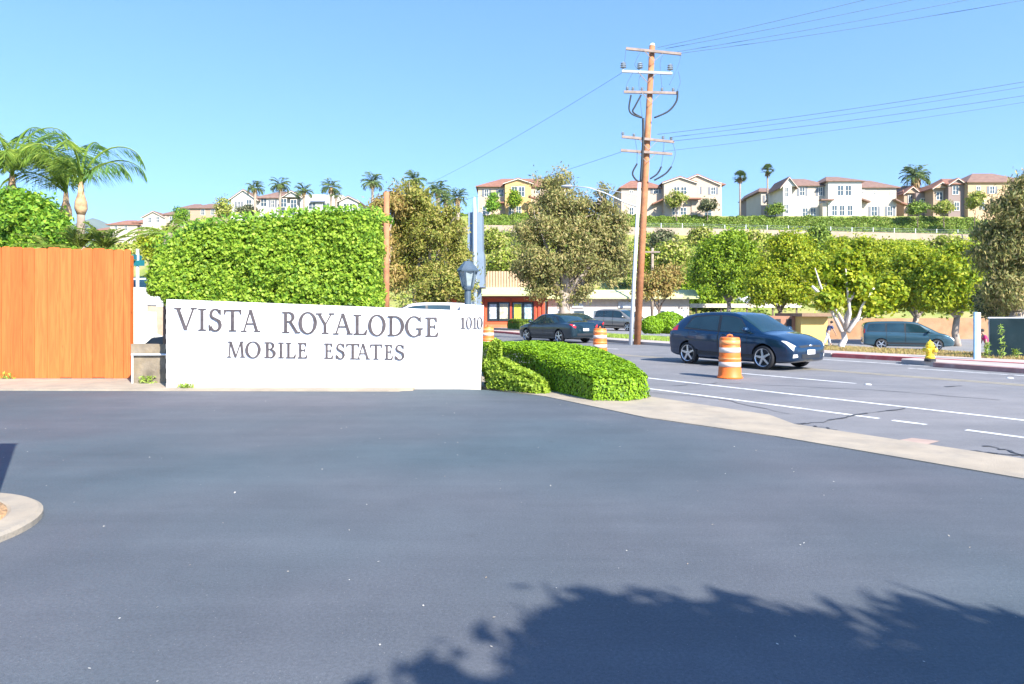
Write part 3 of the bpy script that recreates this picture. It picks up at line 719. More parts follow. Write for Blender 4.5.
mb = MB(); mb.tube([(X_(137.5,24),24,0),(X_(137.5,24),24,Z_(249,24))], 0.055, 10); mb.build('post', M['white_metal'], r)
mb = MB(); mb.box(X_(130.5,24),X_(145.5,24),23.92,23.935,Z_(266,24),Z_(260.5,24)); mb.build('blade', mat('teal_sign',(0.008,0.13,0.16),0.5), r)
mb = MB(); mb.box(X_(137.5,24)-0.015,X_(137.5,24)+0.015,23.7,24.25,Z_(259.8,24),Z_(255,24)); mb.build('blade', mat('teal_sign_edge',(0.008,0.13,0.16),0.5), r)

# ------------------------------------------------------------------ hedges
def fnoise(p, f=1.0):
    return (np.sin(p[:,0]*2.1*f+0.7)*np.sin(p[:,1]*2.7*f+1.9)+np.sin(p[:,2]*3.1*f+p[:,0]*1.3*f)+0.6*np.sin(p[:,0]*5.3*f+p[:,2]*4.7*f+p[:,1]*3.9*f))/2.6
def hedge_big():
    x0, x1, y0, y1 = X_(143,15.2), X_(377,15.2), 15.15, 17.7
    def top(x):
        px = 512 + x/15.2*F
        return np.interp(px, [140,150,172,200,230,290,330,372,380], [Z_(250,15.2),Z_(244,15.2),Z_(235,15.2),Z_(224.5,15.2),Z_(219,15.2),Z_(213,15.2),Z_(211,15.2),Z_(211,15.2),Z_(213,15.2)])
    def lowz(x): return np.interp(512+x/15.2*F,[145,160,175,186],[2.0,1.9,1.6,.15])
    root = empty('tall_hedge', ((x0+x1)/2, 16.4, 0), 'tall wide clipped leafy green hedge rising behind the white sign wall', 'hedge')
    pts, nr = [], []
    def addp(p, n): pts.append(p); nr.append(np.tile(np.array(n, float), (len(p),1)))
    n = 56000; x = rng.uniform(x0,x1,n); zl=lowz(x); z = zl+(top(x)-zl)*rng.uniform(0,1,n)**0.9; addp(np.stack([x,np.full(n,y0),z],1),(0,-1,0.15))
    n = 34000; x = rng.uniform(x0,x1,n); y = rng.uniform(y0,y1,n); addp(np.stack([x,y,top(x)],1),(0,0,1))
    for xx, s in ((x0,-1),(x1,1)):
        n = 14000; y = rng.uniform(y0,y1,n); zl=lowz(np.full(n,xx)); z = zl+(top(np.full(n,xx))-zl)*rng.uniform(0,1,n); addp(np.stack([np.full(n,xx),y,z],1),(s,0,0.1))
    n = 14000; x = rng.uniform(x0,x1,n); zl=lowz(x); z = zl+(top(x)-zl)*rng.uniform(0,1,n); addp(np.stack([x,np.full(n,y1),z],1),(0,1,0.1))
    p = np.concatenate(pts); o = np.concatenate(nr)
    p[:,0] = np.where(p[:,0]>-4.2, -4.2+(p[:,0]+4.2)*(1-0.30*(p[:,1]-y0)/(y1-y0)), p[:,0])
    # soft rounding of the edges and lumpy surface
    c = np.array([(x0+x1)/2,(y0+y1)/2,2.0]); q = p - c
    ex = np.clip((np.abs(q[:,0])-(x1-x0)/2+0.6)/0.6,0,1); ey = np.clip((np.abs(q[:,1])-(y1-y0)/2+0.6)/0.6,0,1); ez = np.clip((p[:,2]-top(p[:,0])+0.6)/0.6,0,1)
    k = np.maximum(0, ex+ey+ez-1)[:,None]*0.17
    p = p - unit(q)*k
    # shoots: small domes of leaves with gaps between them, over a gently uneven clipped face
    p = p + o*(rng.uniform(-0.10,0.02,len(p)) + fnoise(p,1.3)*0.085)[:,None]
    k = rng.permutation(len(p))[:6200]; C, O = p[k], o[k]; rad = rng.uniform(.07,.17,len(k))
    per = rng.integers(16,36,len(k)); ii = np.repeat(np.arange(len(k)),per)
    d = unit(O[ii]*0.75 + unit(rng.normal(0,1,(len(ii),3))) + np.array([0,0,.15])); q_ = C[ii] + d*(rad[ii]*rng.uniform(.45,1.05,len(ii)))[:,None] - O[ii]*.07
    q_[:,2] = np.maximum(q_[:,2], .05)
    link_mesh('foliage', quads_mesh('foliage', leaf_quads(q_, d, 0.085, 0.054, 0.5)), M['hedge_leaf'], root)
    k = rng.permutation(len(p))[:15000]
    link_mesh('inner_foliage', quads_mesh('inner_foliage', leaf_quads(p[k]-o[k]*.16, o[k], 0.09, 0.056, 0.9)), M['hedge_leaf'], root)
    n = 2600; x = rng.uniform(x0,x1,n); y = rng.uniform(y0,y1,n); e = np.stack([x,y,top(x)+rng.uniform(0.0,0.14,n)],1)
    link_mesh('new_shoots', quads_mesh('new_shoots', leaf_quads(e, np.tile([0.3,-.6,.5],(n,1)), 0.13,0.05,0.6,lift=0)), M['citrus_leaf'], root)
    mb = MB(); N_ = 24
    xsn = np.linspace(x0+0.35,x1-0.85,N_); tp = top(xsn)-0.5
    mb.prism_xz([(xsn[0],2.2),(xsn[2],2.1),(xsn[4],1.8),(xsn[5],0.0)]+[(xsn[-1],0.0)]+[(xsn[i],tp[i]) for i in reversed(range(N_))], y0+0.55, y1-0.5)
    mb.build('branches', M['twigs'], root)
hedge_big()

def pt_in_poly(x, y, poly):
    ins = np.zeros(len(x), bool); n = len(poly)
    for i in range(n):
        x1,y1 = poly[i]; x2,y2 = poly[(i+1)%n]
        c = ((y1>y)!=(y2>y)) & (x < (x2-x1)*(y-y1)/(y2-y1+1e-12)+x1); ins ^= c
    return ins
def edge_dist(x, y, poly):
    d = np.full(len(x), 1e9); n = len(poly)
    for i in range(n):
        a = np.array(poly[i]); b = np.array(poly[(i+1)%n]); ab = b-a
        t_ = np.clip(((x-a[0])*ab[0]+(y-a[1])*ab[1])/(ab@ab),0,1)
        d = np.minimum(d, np.hypot(x-a[0]-t_*ab[0], y-a[1]-t_*ab[1]))
    return d
def hedge_poly(name, label, cat, poly, H, nt, nside, L, W, lm, rr=0.3, rand=0.6, rough=0.03, group=None, lift=.35, sider=0.4, edge=.62):
    P_ = np.array(poly); x0,y0 = P_.min(0); x1,y1 = P_.max(0)
    root = empty(name, (P_[:,0].mean(), P_[:,1].mean(), 0), label, cat, group)
    x = rng.uniform(x0,x1,nt*3); y = rng.uniform(y0,y1,nt*3); k = pt_in_poly(x,y,poly); x,y = x[k][:nt],y[k][:nt]
    d = edge_dist(x,y,poly); e = np.clip(d/rr,0,1)
    z = H(x,y)*(edge+(1-edge)*np.sqrt(1-(1-e)**2))
    p = np.stack([x,y,z],1); o = np.stack([np.zeros_like(x),np.zeros_like(x),np.ones_like(x)],1)
    n = len(poly); segs=[(np.array(poly[i]),np.array(poly[(i+1)%n])) for i in range(n)]
    Ls = np.array([np.linalg.norm(b-a) for a,b in segs]); cen = P_.mean(0)
    ps, os_ = [p],[o]
    for (a,b),l in zip(segs,Ls):
        m_ = int(nside*l/Ls.sum()); t_ = rng.uniform(0,1,(m_,1)); q = a+(b-a)*t_; nn = np.array([(b-a)[1],-(b-a)[0]])/l
        if nn@((a+b)/2-cen) < 0: nn = -nn
        zz = rng.uniform(0.02,1,m_)*(edge+.04)*H(q[:,0],q[:,1])
        ps.append(np.concatenate([q,zz[:,None]],1)); os_.append(np.tile([nn[0],nn[1],0.15],(m_,1)))
    p = np.concatenate(ps); o = np.concatenate(os_)
    p = p + o*(rng.uniform(-rough*2.5,rough,len(p)) + fnoise(p,2.5)*rough*1.3)[:,None]
    p[:,2] = np.maximum(p[:,2], 0.03)
    nt_ = len(ps[0]); q1 = leaf_quads(p[:nt_], o[:nt_], L, W, rand, lift=lift); q2 = leaf_quads(p[nt_:], o[nt_:], L, W, sider, lift=0.0)
    link_mesh('foliage', quads_mesh('foliage', np.concatenate([q1,q2])), lm, root)
    sh = [tuple(cen+(np.array(q)-cen)*0.9) for q in poly]
    mb = MB(); hh = float(H(P_[:,0],P_[:,1]).min())*0.62
    mb.prism_xy(sh, 0.0, hh); mb.build('branches', M['twigs'], root)
    return root
lowpoly = [(1.42,11.85),(2.0,11.8),(2.42,12.2),(2.35,13.2),(2.0,14.6),(1.35,17.0),(-0.9,18.0),(-0.14,15.35)]
hedge_poly('clipped_hedge', 'low clipped bright green hedge along the street right of the sign wall', 'hedge', lowpoly,
           lambda x,y: 0.44+0.34*np.clip((y-11.9)/2.8,0,1), 62000, 17000, 0.05, 0.034, M['box_leaf'], rr=0.22, rough=0.03, sider=.25, edge=.84)
shp = [(-0.5,13.72),(0.0,13.3),(0.55,12.9),(0.70,13.05),(0.25,13.6),(-0.18,14.0),(-0.22,14.4),(-0.5,14.4)]
hedge_poly('loose_shrub', 'loose yellow green leafy shrub hugging the right end of the sign wall', 'shrub', shp,
           lambda x,y: np.where(x<-0.22, 0.92, np.interp(x,[-0.25,0.3,0.7],[0.62,0.4,0.22])), 12000, 9000, 0.075, 0.04, M['shrub_leaf'], rr=0.15, rand=0.9, rough=0.07, sider=.9)

# ------------------------------------------------------------------ lantern on a post behind the sign
YL = 14.6; lx = X_(467.8, YL)
r = empty('lamp_post', (lx, YL, 0), 'dark slate lantern lamp on a post just behind the sign wall', 'lamp post')
s = YL/F
mb = MB(); mb.lathe([(0.10,0),(0.10,0.5),(0.075,0.6),(0.072,Z_(290,YL)),(0.12,Z_(289.5,YL)),(0.12,Z_(288.8,YL)),(0.065,Z_(288,YL)),(0.06,Z_(286,YL))], (lx,YL,0), 12); mb.build('post', M['slate'], r, smooth=False)
za, zb_, zc, zd = Z_(286.5,YL), Z_(271.3,YL), Z_(268.5,YL), Z_(261.5,YL)
mb = MB()
def ring4(rr, z): return [(lx+rr*math.cos(PI/6*k*2+0.3), YL+rr*math.sin(PI/6*k*2+0.3), z) for k in range(6)]
a, b_, = ring4(0.11, za), ring4(0.195, zb_); mb.add(a+b_, [(i,(i+1)%6,6+(i+1)%6,6+i) for i in range(6)]+[(5,4,3,2,1,0)]); mb.build('glass', M['lampglass'], r)
mb = MB()
for k in range(6): mb.bar(Vector(ring4(0.113,za)[k]), Vector(ring4(0.198,zb_)[k]), 0.032, 0.032)
mb.lathe([(0.06,za-0.06),(0.125,za-0.03),(0.125,za+0.015)], (lx,YL,0), 6); mb.build('frame', M['slate'], r)
mb = MB(); mb.lathe([(0.235,zb_-0.01),(0.24,zb_+0.02),(0.225,zb_+0.035),(0.175,zc+0.04),(0.085,zd-0.01),(0.075,zd),(0.03,zd+0.012)], (lx,YL,0), 6); mb.build('lamp_roof', M['slate'], r)

# ------------------------------------------------------------------ stepped pylon sign seen edge on
Yq = 52.0
r = empty('pylon_sign', (X_(475,Yq),Yq,0), 'tall stepped blue grey pylon sign seen edge on behind the lantern', 'pylon sign')
mb = MB(); mb.tube([(X_(475.5,Yq),Yq-0.9,0),(X_(475.3,Yq),Yq-0.9,Z_(212,Yq)),(X_(475,Yq),Yq-0.9,Z_(199,Yq))], [0.20,0.15,0.09], 14); mb.build('pole', M['pylon_light'], r, smooth=True)
mb = MB(); mb.prism_xz([(X_(467.6,Yq),Z_(254,Yq)),(X_(483,Yq),Z_(254,Yq)),(X_(482.5,Yq),Z_(213.5,Yq)),(X_(468.9,Yq),Z_(213.5,Yq))], Yq-0.6, Yq+2.4); mb.build('upper_panel', M['pylon'], r)
mb = MB(); mb.prism_xz([(X_(465.5,Yq),Z_(287.5,Yq)),(X_(484.6,Yq),Z_(287.5,Yq)),(X_(484,Yq),Z_(252.5,Yq)),(X_(466.2,Yq),Z_(252.5,Yq))], Yq-0.62, Yq+2.9); mb.build('lower_panel', M['pylon'], r)
mb = MB(); mb.box(X_(470,Yq),X_(481,Yq),Yq+0.2,Yq+1.2,0,Z_(287.6,Yq)); mb.build('plinth', M['pylon'], r)

# ------------------------------------------------------------------ poles
YU = 32.5
def pole_x(py): return X_(637 + (343-py)*15.0/297, YU)
def UP(px, py, dy=0.0): return Vector((X_(px, YU), YU+dy, Z_(py, YU)))
up = empty('utility_pole', (pole_x(343), YU, 0.1), 'tall leaning brown wooden utility pole with five crossarms on the verge', 'utility pole')
mb = MB(); mb.tube([UP(637,346),UP(644.5,195),UP(652.2,46)], [0.165,0.155,0.135], 16); mb.build('pole', M['wood_pole'], up, smooth=True)
mb = MB(); mb.tube([UP(652.2,45.9),UP(652.3,43.8)], [0.14,0.10], 14); mb.build('pole_cap', M['white_metal'], up)
arms = [((625,50.5),(680,56),0.06,'arm_wood'),((621,73),(671,75.2),0.05,'insul'),((623,93.5),(677,94.8),0.055,'arm_wood'),((621,138),(673,143.2),0.06,'arm_wood'),((620,151.5),(671,155.2),0.055,'arm_wood')]
for (a, b, h, mm) in arms:
    mb = MB(); A, B = UP(*a, -0.24), UP(*b, -0.24); mb.bar(A, B, 0.10, 0.115); mb.build('crossarm', M[mm], up)
    mb = MB(); c = (A+B)/2; mb.bar(A.lerp(B,.32)+Vector((0,-.07,-.03)), c+Vector((0.0,-.07,-.5)), .03,.03); mb.bar(A.lerp(B,.68)+Vector((0,-.07,-.03)), c+Vector((0,-.07,-.5)), .02,.02); mb.build('brace', M['arm_wood'], up)
def insulator(px, py, h=0.3, r_=0.09):
    c = UP(px, py, -0.24); mb = MB(); mb.lathe([(0.03,0),(0.03,h*.3),(r_,h*.35),(r_*.5,h*.5),(r_,h*.6),(r_*.5,h*.75),(r_*.9,h*.85),(r_*.3,h)], c, 10); mb.build('insulator', M['insul'], up)
for px, py in ((622.5,72),(639,72.5),(669,74)): insulator(px, py, 0.38, 0.15)
for px, py in ((626.5,92.6),(632,92.8),(641,93),(661,93.4),(672,93.8)): insulator(px, py, 0.2, .08)
for px, py in ((622,137),(633,138.5),(662,141),(670,142)): insulator(px, py, 0.18, .08)
def cable(pix, r_=0.03, name='jumper_cable', m='wire', dy=-0.3):
    pts = [UP(*p, dy) for p in pix]; fine=[]
    n=len(pts)
    for i in range(n-1):
        p0,p1,p2,p3 = pts[max(i-1,0)],pts[i],pts[i+1],pts[min(i+2,n-1)]
        for k in range(6):
            t_=k/6; fine.append(0.5*((2*p1)+(p2-p0)*t_+(2*p0-5*p1+4*p2-p3)*t_*t_+(3*p1-p0-3*p2+p3)*t_**3))
    fine.append(pts[-1]); mb=MB(); mb.tube(fine, r_, 6); mb.build(name, M[m], up, smooth=True)
cable([(630,97),(628,110),(631,116),(640,119.5)], .04); cable([(640,97),(634,108),(632,114),(641,119.5)], .04); cable([(676,93),(675,103),(667,113),(653,119.5)], .045)
cable([(636,165),(631.5,174),(634,180),(638,183)], .04); cable([(660,168),(656,175),(649,180)], .04); cable([(670,168),(664,175),(653,181.5)], .04)
cable([(642,120),(642,140),(641,160),(639.5,183)], .06, 'riser_cable')
for pts in ([(625,52),(624,62),(622,71)],[(640,53),(634,66),(638,72)],[(662,57),(659,66),(661,90)],[(680,57),(676,70),(668,87)],[(677,73),(679,84),(676,92)],[(632,74),(626,86),(626,92)],[(663,143),(662,155),(660,168)],[(671,143),(674,155),(670,168)],[(634,140),(636,152),(636,165)],[(641,76),(638,84),(641,118)]):
    cable(pts, .014, 'lead_wire', 'wire_grey', -0.26)
# overhead conductors: real sagging lines that run on to poles out of frame
def wire(A, B, sag, label, r_=0.013, n=26, m='wire_grey'):
    A, B = Vector(A), Vector(B); mb = MB()
    pts = [A.lerp(B,i/n) - Vector((0,0,sag*4*(i/n)*(1-i/n))) for i in range(n+1)]
    mb.tube(pts, r_, 5); o = mb.build('overhead_wire', M[m]); tag(o, label, 'wire', 'overhead wires on the utility pole')
wire(UP(656,50,-.3), P(1110,-64,28), 0.15, 'top overhead wire rising right from the highest crossarm of the utility pole')
wire(UP(664,51,-.3), P(1110,-45,29), 0.15, 'second highest overhead wire rising right from the highest crossarm, close under the top one')
wire(UP(676,54,-.3), P(1110,-30,30), 0.15, 'third overhead wire rising right from the highest crossarm of the utility pole')
wire(UP(680,55.5,-.3), P(1110,-16,30), 0.15, 'lowest of the wires rising right from the highest crossarm of the utility pole')
wire(UP(656,136,-.3), P(1110,67,28), 0.15, 'upper dark wire running right from the fourth crossarm of the utility pole', .014)
wire(UP(668,139,-.3), P(1110,72,29), 0.15, 'wire close under the upper one running right from the fourth crossarm', .012)
wire(UP(672,142.5,-.3), P(1110,82,29), 0.15, 'thicker lower wire running right from the end of the fourth crossarm', .014)
wire(UP(661,153,-.3), P(1110,88,30), 0.15, 'lowest wire running right from just above the fifth crossarm', .011)
wire(UP(621,75,-.3), P(380,205,70), 0.5, 'thin wire running down left from the white insulator crossarm into the sky', .009)
wire(UP(620,153.5,-.3), P(380,215,70), 0.5, 'thin wire running left from the lowest crossarm behind the tall eucalyptus', .009)

YT = 32.2
r = empty('street_light', (X_(630.5,YT),YT,0.1), 'white leaning street light pole with a long curved arm beside the wooden utility pole', 'street light')
mb = MB(); mb.tube([P(630.5,345,YT),P(639.3,183,YT)], [0.095,0.075], 14); mb.build('pole', M['white_metal'], r, smooth=True)
for pts in ([(638.2,207),(625,202.5),(605,193),(588,187.5),(570,186)],):
    mb = MB(); mb.tube([P(a,b,YT) for a,b in pts], [.042,.036,.03,.028,.028], 8); mb.build('arm', M['steel'], r, smooth=True)
mb = MB(); mb.tube([P(639,196,YT),P(612,190.5,YT),P(590,187.5,YT)], .015, 6); mb.build('brace_rod', M['steel'], r)
mb = MB(); mb.ball(P(567,186.2,YT), (0.30,0.13,0.07), 14, 8); mb.build('luminaire', M['steel'], r, smooth=True)
YO = 30.0
r = empty('bare_pole', (X_(386,YO),YO,0), 'slim orange brown wooden pole without arms right behind the tall hedge', 'pole')
mb = MB(); mb.tube([P(386,345,YO),P(386.6,192,YO)], [0.15,0.12], 12); mb.build('pole', M['wood_pole'], r, smooth=True)
YS = 70.0
r = empty('service_pole', (X_(652,YS),YS,0), 'small distant tan utility pole with one crossarm by the white store', 'utility pole')
mb = MB(); mb.tube([P(652,330,YS),P(652.5,248,YS)], [0.17,0.13], 10); mb.build('pole', M['palmbark'], r, smooth=True)
mb = MB(); mb.bar(P(645,252,YS-.2),P(660,252,YS-.2),.12,.14); mb.build('crossarm', M['arm_wood'], r)
# ------------------------------------------------------------------ cars
def cr(a, t):
    """Catmull-Rom over rows of array a at float parameters t"""
    n = len(a); i = np.clip(np.floor(t).astype(int), 0, n-2); f = (t-i)
    f = f.reshape(f.shape+(1,)*(a.ndim-1))
    p0,p1,p2,p3 = a[np.maximum(i-1,0)],a[i],a[i+1],a[np.minimum(i+2,n-1)]
    return 0.5*((2*p1)+(p2-p0)*f+(2*p0-5*p1+4*p2-p3)*f*f+(3*p1-p0-3*p2+p3)*f**3)
class CarShape:
    def __init__(s, st):
        R = []
        for (x,zb,zl,zt,w,wr) in st:
            h = zl-zb
            uc = max(zt-0.075, zl+0.02)
            R.append([(x,0,zb),(x,w*.84,zb),(x,w*.955,zb+.28*h),(x,w,zb+.62*h),(x,w*.985,zl-.05*h),(x,w*.945,zl+.01),(x,max(min(wr+.06,w*.93),wr),zl+(uc-zl)*1.0 if zt-zl>.15 else zl+(zt-zl)*.6),(x,wr*.72,zt-.016),(x,0,zt)])
        s.R = np.array(R, float)
    def S(s, u, v):
        """u (n,), v (n,) -> (n,3)"""
        A = cr(s.R, u)                     # n,9,3
        n = len(u); i = np.clip(np.floor(v).astype(int),0,7); f=(v-i)[:,None]; k=np.arange(n)
        p0,p1,p2,p3 = A[k,np.maximum(i-1,0)],A[k,i],A[k,i+1],A[k,np.minimum(i+2,8)]
        # reflect at the roof centreline for smoothness
        p3 = np.where((i==7)[:,None], A[k,7]*np.array([1,-1,1]), p3)
        return 0.5*((2*p1)+(p2-p0)*f+(2*p0-5*p1+4*p2-p3)*f*f+(3*p1-p0-3*p2+p3)*f**3)
    def normal(s, u, v):
        e=.02
        a = s.S(np.minimum(u+e,len(s.R)-1),v)-s.S(np.maximum(u-e,0),v); b = s.S(u,np.minimum(v+e,8))-s.S(u,np.maximum(v-e,0))
        return unit(np.cross(b,a)*np.array([1,1,1]))
    def patch(s, c00, c10, c11, c01, off, nu=10, nv=8, side=1, both=False):
        """bilinear patch in (u,v): corners; returns verts, faces"""
        a,b = np.meshgrid(np.linspace(0,1,nu),np.linspace(0,1,nv)); a=a.ravel();b=b.ravel()
        C=[np.array(c,float) for c in (c00,c10,c11,c01)]
        q = C[0][None]*((1-a)*(1-b))[:,None]+C[1][None]*(a*(1-b))[:,None]+C[2][None]*(a*b)[:,None]+C[3][None]*((1-a)*b)[:,None]
        p = s.S(q[:,0],q[:,1]); n = s.normal(q[:,0],q[:,1])
        cen = np.array([0,0,.8]); fl = ((p-np.array([0,0,0.75]))*n*np.array([.15,1,1])).sum(1); n = np.where(fl[:,None]<0,-n,n)
        p = p+n*off; p = p*np.array([1,side,1])
        f=[(j*nu+i,j*nu+i+1,(j+1)*nu+i+1,(j+1)*nu+i) for j in range(nv-1) for i in range(nu-1)]
        return p.tolist(), f

def build_car(kind, root, paint):
    if kind == 'hatch':
        st=[(-2.10,.50,.78,.86,.62,.50),(-2.06,.36,.88,.98,.80,.58),(-1.96,.27,.98,1.19,.865,.60),(-1.60,.22,1.02,1.44,.88,.58),(-.98,.19,.99,1.545,.885,.60),(-.15,.18,.955,1.56,.885,.62),(.38,.18,.94,1.50,.885,.60),(.85,.18,.93,1.27,.885,.63),(1.28,.18,.915,1.03,.88,.70),(1.66,.19,.86,.95,.865,.68),(1.97,.21,.76,.83,.82,.60),(2.12,.25,.66,.72,.72,.50),(2.18,.31,.58,.62,.58,.42)]
        wb=(-1.28,1.33); wr_=.325; arch=.375; W=.885
        side=[((3.35,5.22),(4.92,5.1),(4.92,5.88),(3.75,5.80)),((5.06,5.1),(7.35,5.12),(6.25,5.85),(5.06,5.88))]
        ws=((6.15,6.1),(8.0,6.05)); rw=(1.75,3.3); doors=[(3.62,4.97),(5.0,6.95)]; mir=(7.0,.99)
    elif kind == 'sedan':
        st=[(-2.40,.45,.78,.90,.62,.48),(-2.35,.33,.88,1.00,.80,.60),(-2.2,.26,.94,1.06,.88,.66),(-1.72,.21,.96,1.11,.905,.66),(-1.1,.19,.96,1.37,.91,.60),(-.5,.18,.95,1.465,.91,.60),(.15,.18,.935,1.47,.91,.60),(.6,.18,.93,1.39,.91,.59),(1.25,.18,.91,1.02,.905,.70),(1.72,.19,.85,.93,.89,.69),(2.1,.21,.75,.81,.84,.62),(2.32,.26,.64,.69,.71,.5),(2.40,.33,.56,.60,.56,.4)]
        wb=(-1.37,1.42); wr_=.335; arch=.385; W=.91
        side=[((3.55,5.2),(4.5,5.1),(4.5,5.86),(4.2,5.7)),((4.55,5.1),(5.6,5.1),(5.6,5.88),(4.58,5.87)),((5.72,5.1),(7.7,5.12),(6.75,5.84),(5.72,5.88))]
        ws=((6.75,6.1),(8.0,6.05)); rw=(3.05,4.35); doors=[(4.25,5.62),(5.66,7.6)]; mir=(7.5,.98)
    else:
        st=[(-2.52,.5,.9,1.2,.70,.6),(-2.48,.36,1.02,1.45,.88,.66),(-2.38,.3,1.08,1.64,.955,.70),(-2.0,.25,1.10,1.75,.98,.74),(-1.0,.22,1.09,1.79,.99,.76),(0,.22,1.06,1.78,.99,.76),(.55,.22,1.04,1.70,.99,.73),(1.15,.22,1.02,1.42,.985,.74),(1.68,.22,1.0,1.13,.98,.78),(2.05,.24,.93,1.02,.95,.74),(2.32,.26,.81,.89,.88,.66),(2.48,.3,.7,.76,.74,.52),(2.54,.38,.62,.67,.6,.42)]
        wb=(-1.5,1.53); wr_=.34; arch=.39; W=.99
        side=[((2.35,5.2),(3.75,5.1),(3.75,5.86),(2.75,5.82)),((3.82,5.1),(4.75,5.1),(4.75,5.88),(3.82,5.87)),((4.85,5.1),(7.45,5.12),(6.15,5.86),(4.85,5.88))]
        ws=((6.1,6.1),(8.0,6.05)); rw=(1.1,2.5); doors=[(3.8,4.8),(4.84,7.0)]; mir=(6.9,1.09)
    cs=CarShape(st); ns=len(st)-1
    # body: closed ring loft, wheel arches cut out with a boolean
    us=np.linspace(0,ns,78); vs=np.linspace(0,8,34)
    half=[]; 
    for u in us:
        half.append(cs.S(np.full(len(vs),u),vs))
    half=np.array(half); mir_=half[:,-2:0:-1,:]*np.array([1,-1,1]); ring=np.concatenate([half,mir_],1)
    nr=ring.shape[1]; nu=len(us); V=ring.reshape(-1,3).tolist(); Fc=[]
    for i in range(nu-1):
        for k in range(nr):
            k2=(k+1)%nr; Fc.append((i*nr+k,i*nr+k2,(i+1)*nr+k2,(i+1)*nr+k))
    Fc.append(tuple(range(nr))[::-1]); Fc.append(tuple((nu-1)*nr+k for k in range(nr)))
    mb=MB(); mb.add(V,Fc); body=mb.build('body',[paint,M['darktrim']],None,world=False)
    for bx in wb:
        for sd in (-1,1):
            c=MB(); c.mi=0; c.lathe([(arch,min(sd*.50,sd*1.3)),(arch,max(sd*.50,sd*1.3))],(bx,0,wr_+.005),36,'Y'); co=c.build('cutter',[M['darktrim']],None,world=False)
            md=body.modifiers.new('arch','BOOLEAN'); md.operation='DIFFERENCE'; md.object=co; md.solver='EXACT'; md.material_mode='TRANSFER'
    dg=bpy.context.evaluated_depsgraph_get(); me=bpy.data.meshes.new_from_object(body.evaluated_get(dg)); 
    for md in list(body.modifiers):
        co=md.object; body.modifiers.remove(md); bpy.data.objects.remove(co)
    body.data=me; body.parent=root
    for pgn in me.polygons: pgn.use_smooth = True
    me.set_sharp_from_angle(angle=math.radians(40))
    def part(name,m,parent=root,*patches):
        mb=MB()
        for (v,f) in patches: mb.add(v,f)
        return mb.build(name,m,parent,world=False,smooth=True)
    # windscreen and rear window
    def across(u0,u1,vl0,vl1,off):
        a=cs.patch((u0,vl0),(u1,vl1),(u1,8),(u0,8),off,14,12,1); b=cs.patch((u0,vl0),(u1,vl1),(u1,8),(u0,8),off,14,12,-1); return a,b
    part('windshield',M['carglass'],root,*across(ws[0][0],ws[1][0]-.05,ws[0][1],ws[1][1]+.05,.004))
    part('rear_window',M['carglass'],root,*across(rw[0],rw[1],6.1,6.15,.004))
    for sd in (1,-1):
        for q in side:
            part('side_window',M['carglass'],root,cs.patch(*q,.008,12,8,sd))
        a0,a1=side[0],side[-1]; part('window_trim',M['darktrim'],root,cs.patch((a0[0][0]-.12,5.06),(a1[1][0]+.08,5.06),(a1[2][0]+.03,5.92),(a0[3][0]-.1,5.92),.0045,30,8,sd))
        for (d0,d1) in doors:
            dr=part('door',paint,root,cs.patch((d0+.012,2.15),(d1-.012,2.15),(d1-.012,5.02),(d0+.012,5.02),.004,14,16,sd))
            for dd in (d0,d1):
                sq=part('seal',M['darktrim'],dr,cs.patch((dd-.014,2.12),(dd+.014,2.12),(dd+.014,5.05),(dd-.014,5.05),.002,3,16,sd))
            p=cs.S(np.array([d0+.13*(1 if kind!='x' else 1)]),np.array([4.55]))[0]
            mb=MB(); mb.ball((p[0]+.08,(p[1]+.012)*sd,p[2]),(.10,.022,.018),10,6); mb.build('handle',paint,dr,world=False,smooth=True)
        part('headlight',M['headlamp'],root,cs.patch((9.6,4.1),(11.2,3.2),(11.35,5.3),(9.95,5.1),.008,12,10,sd))
        if kind=='sedan': part('taillight',M['taillamp'],root,cs.patch((.25,3.6),(2.1,4.2),(1.95,5.25),(.2,5.4),.006,10,10,sd))
        elif kind=='hatch': part('taillight',M['taillamp'],root,cs.patch((.4,4.1),(2.8,4.6),(2.7,5.5),(.8,5.8),.006,10,8,sd))
        else: part('taillight',M['taillamp'],root,cs.patch((.5,4.5),(1.8,4.6),(1.9,5.5),(.9,5.6),.006,10,8,sd))
        # pillar trim line under the windows and sill
        part('sill',M['darktrim'],root,cs.patch((3.2,1.6),(8.2,1.6),(8.2,2.02),(3.2,2.02),.004,14,4,sd))
        if kind=='hatch':
            part('fog_lamp',M['headlamp'],root,cs.patch((10.9,1.85),(11.85,1.8),(11.85,2.6),(11.1,2.55),.008,5,5,sd))
        p=cs.S(np.array([mir[0]]),np.array([5.2]))[0]
        mb=MB(); mb.ball((p[0]+.02,mir[1]*sd,p[2]+.085),(.085,.115,.075),12,8); mb.bar((p[0],(p[1]-.02)*sd,p[2]+.03),(p[0]+.02,mir[1]*sd,p[2]+.05),.05,.04); mb.build('mirror',paint,root,world=False,smooth=True)
    xf=st[-1][0]; xr_=st[0][0]
    # front: upper grille, lower intake, plate, emblem
    def nosepatch(u0,u1,v0,v1,off):
        return [cs.patch((u0,v0),(u1,v0),(u1,v1),(u0,v1),off,4,12,s_) for s_ in (1,-1)]
    mb=MB(); mb.box(xf-.02,xf+.010,-.40,.40,st[-1][1]+.02,st[-1][1]+.13); mb.build('lower_grille',M['darktrim'],root,world=False)
    part('grille',M['darktrim'],root,*[cs.patch((11.35,6.15),(11.93,6.15),(11.93,8),(11.35,8),.005,5,10,s_) for s_ in (1,-1)])
    mb=MB(); mb.box(xf+.005,xf+.02,-.17,.17,st[-1][1]+.12,st[-1][1]+.24); mb.build('number_plate',M['plate'],root,world=False)
    p=cs.S(np.array([11.55]),np.array([8.0]))[0]
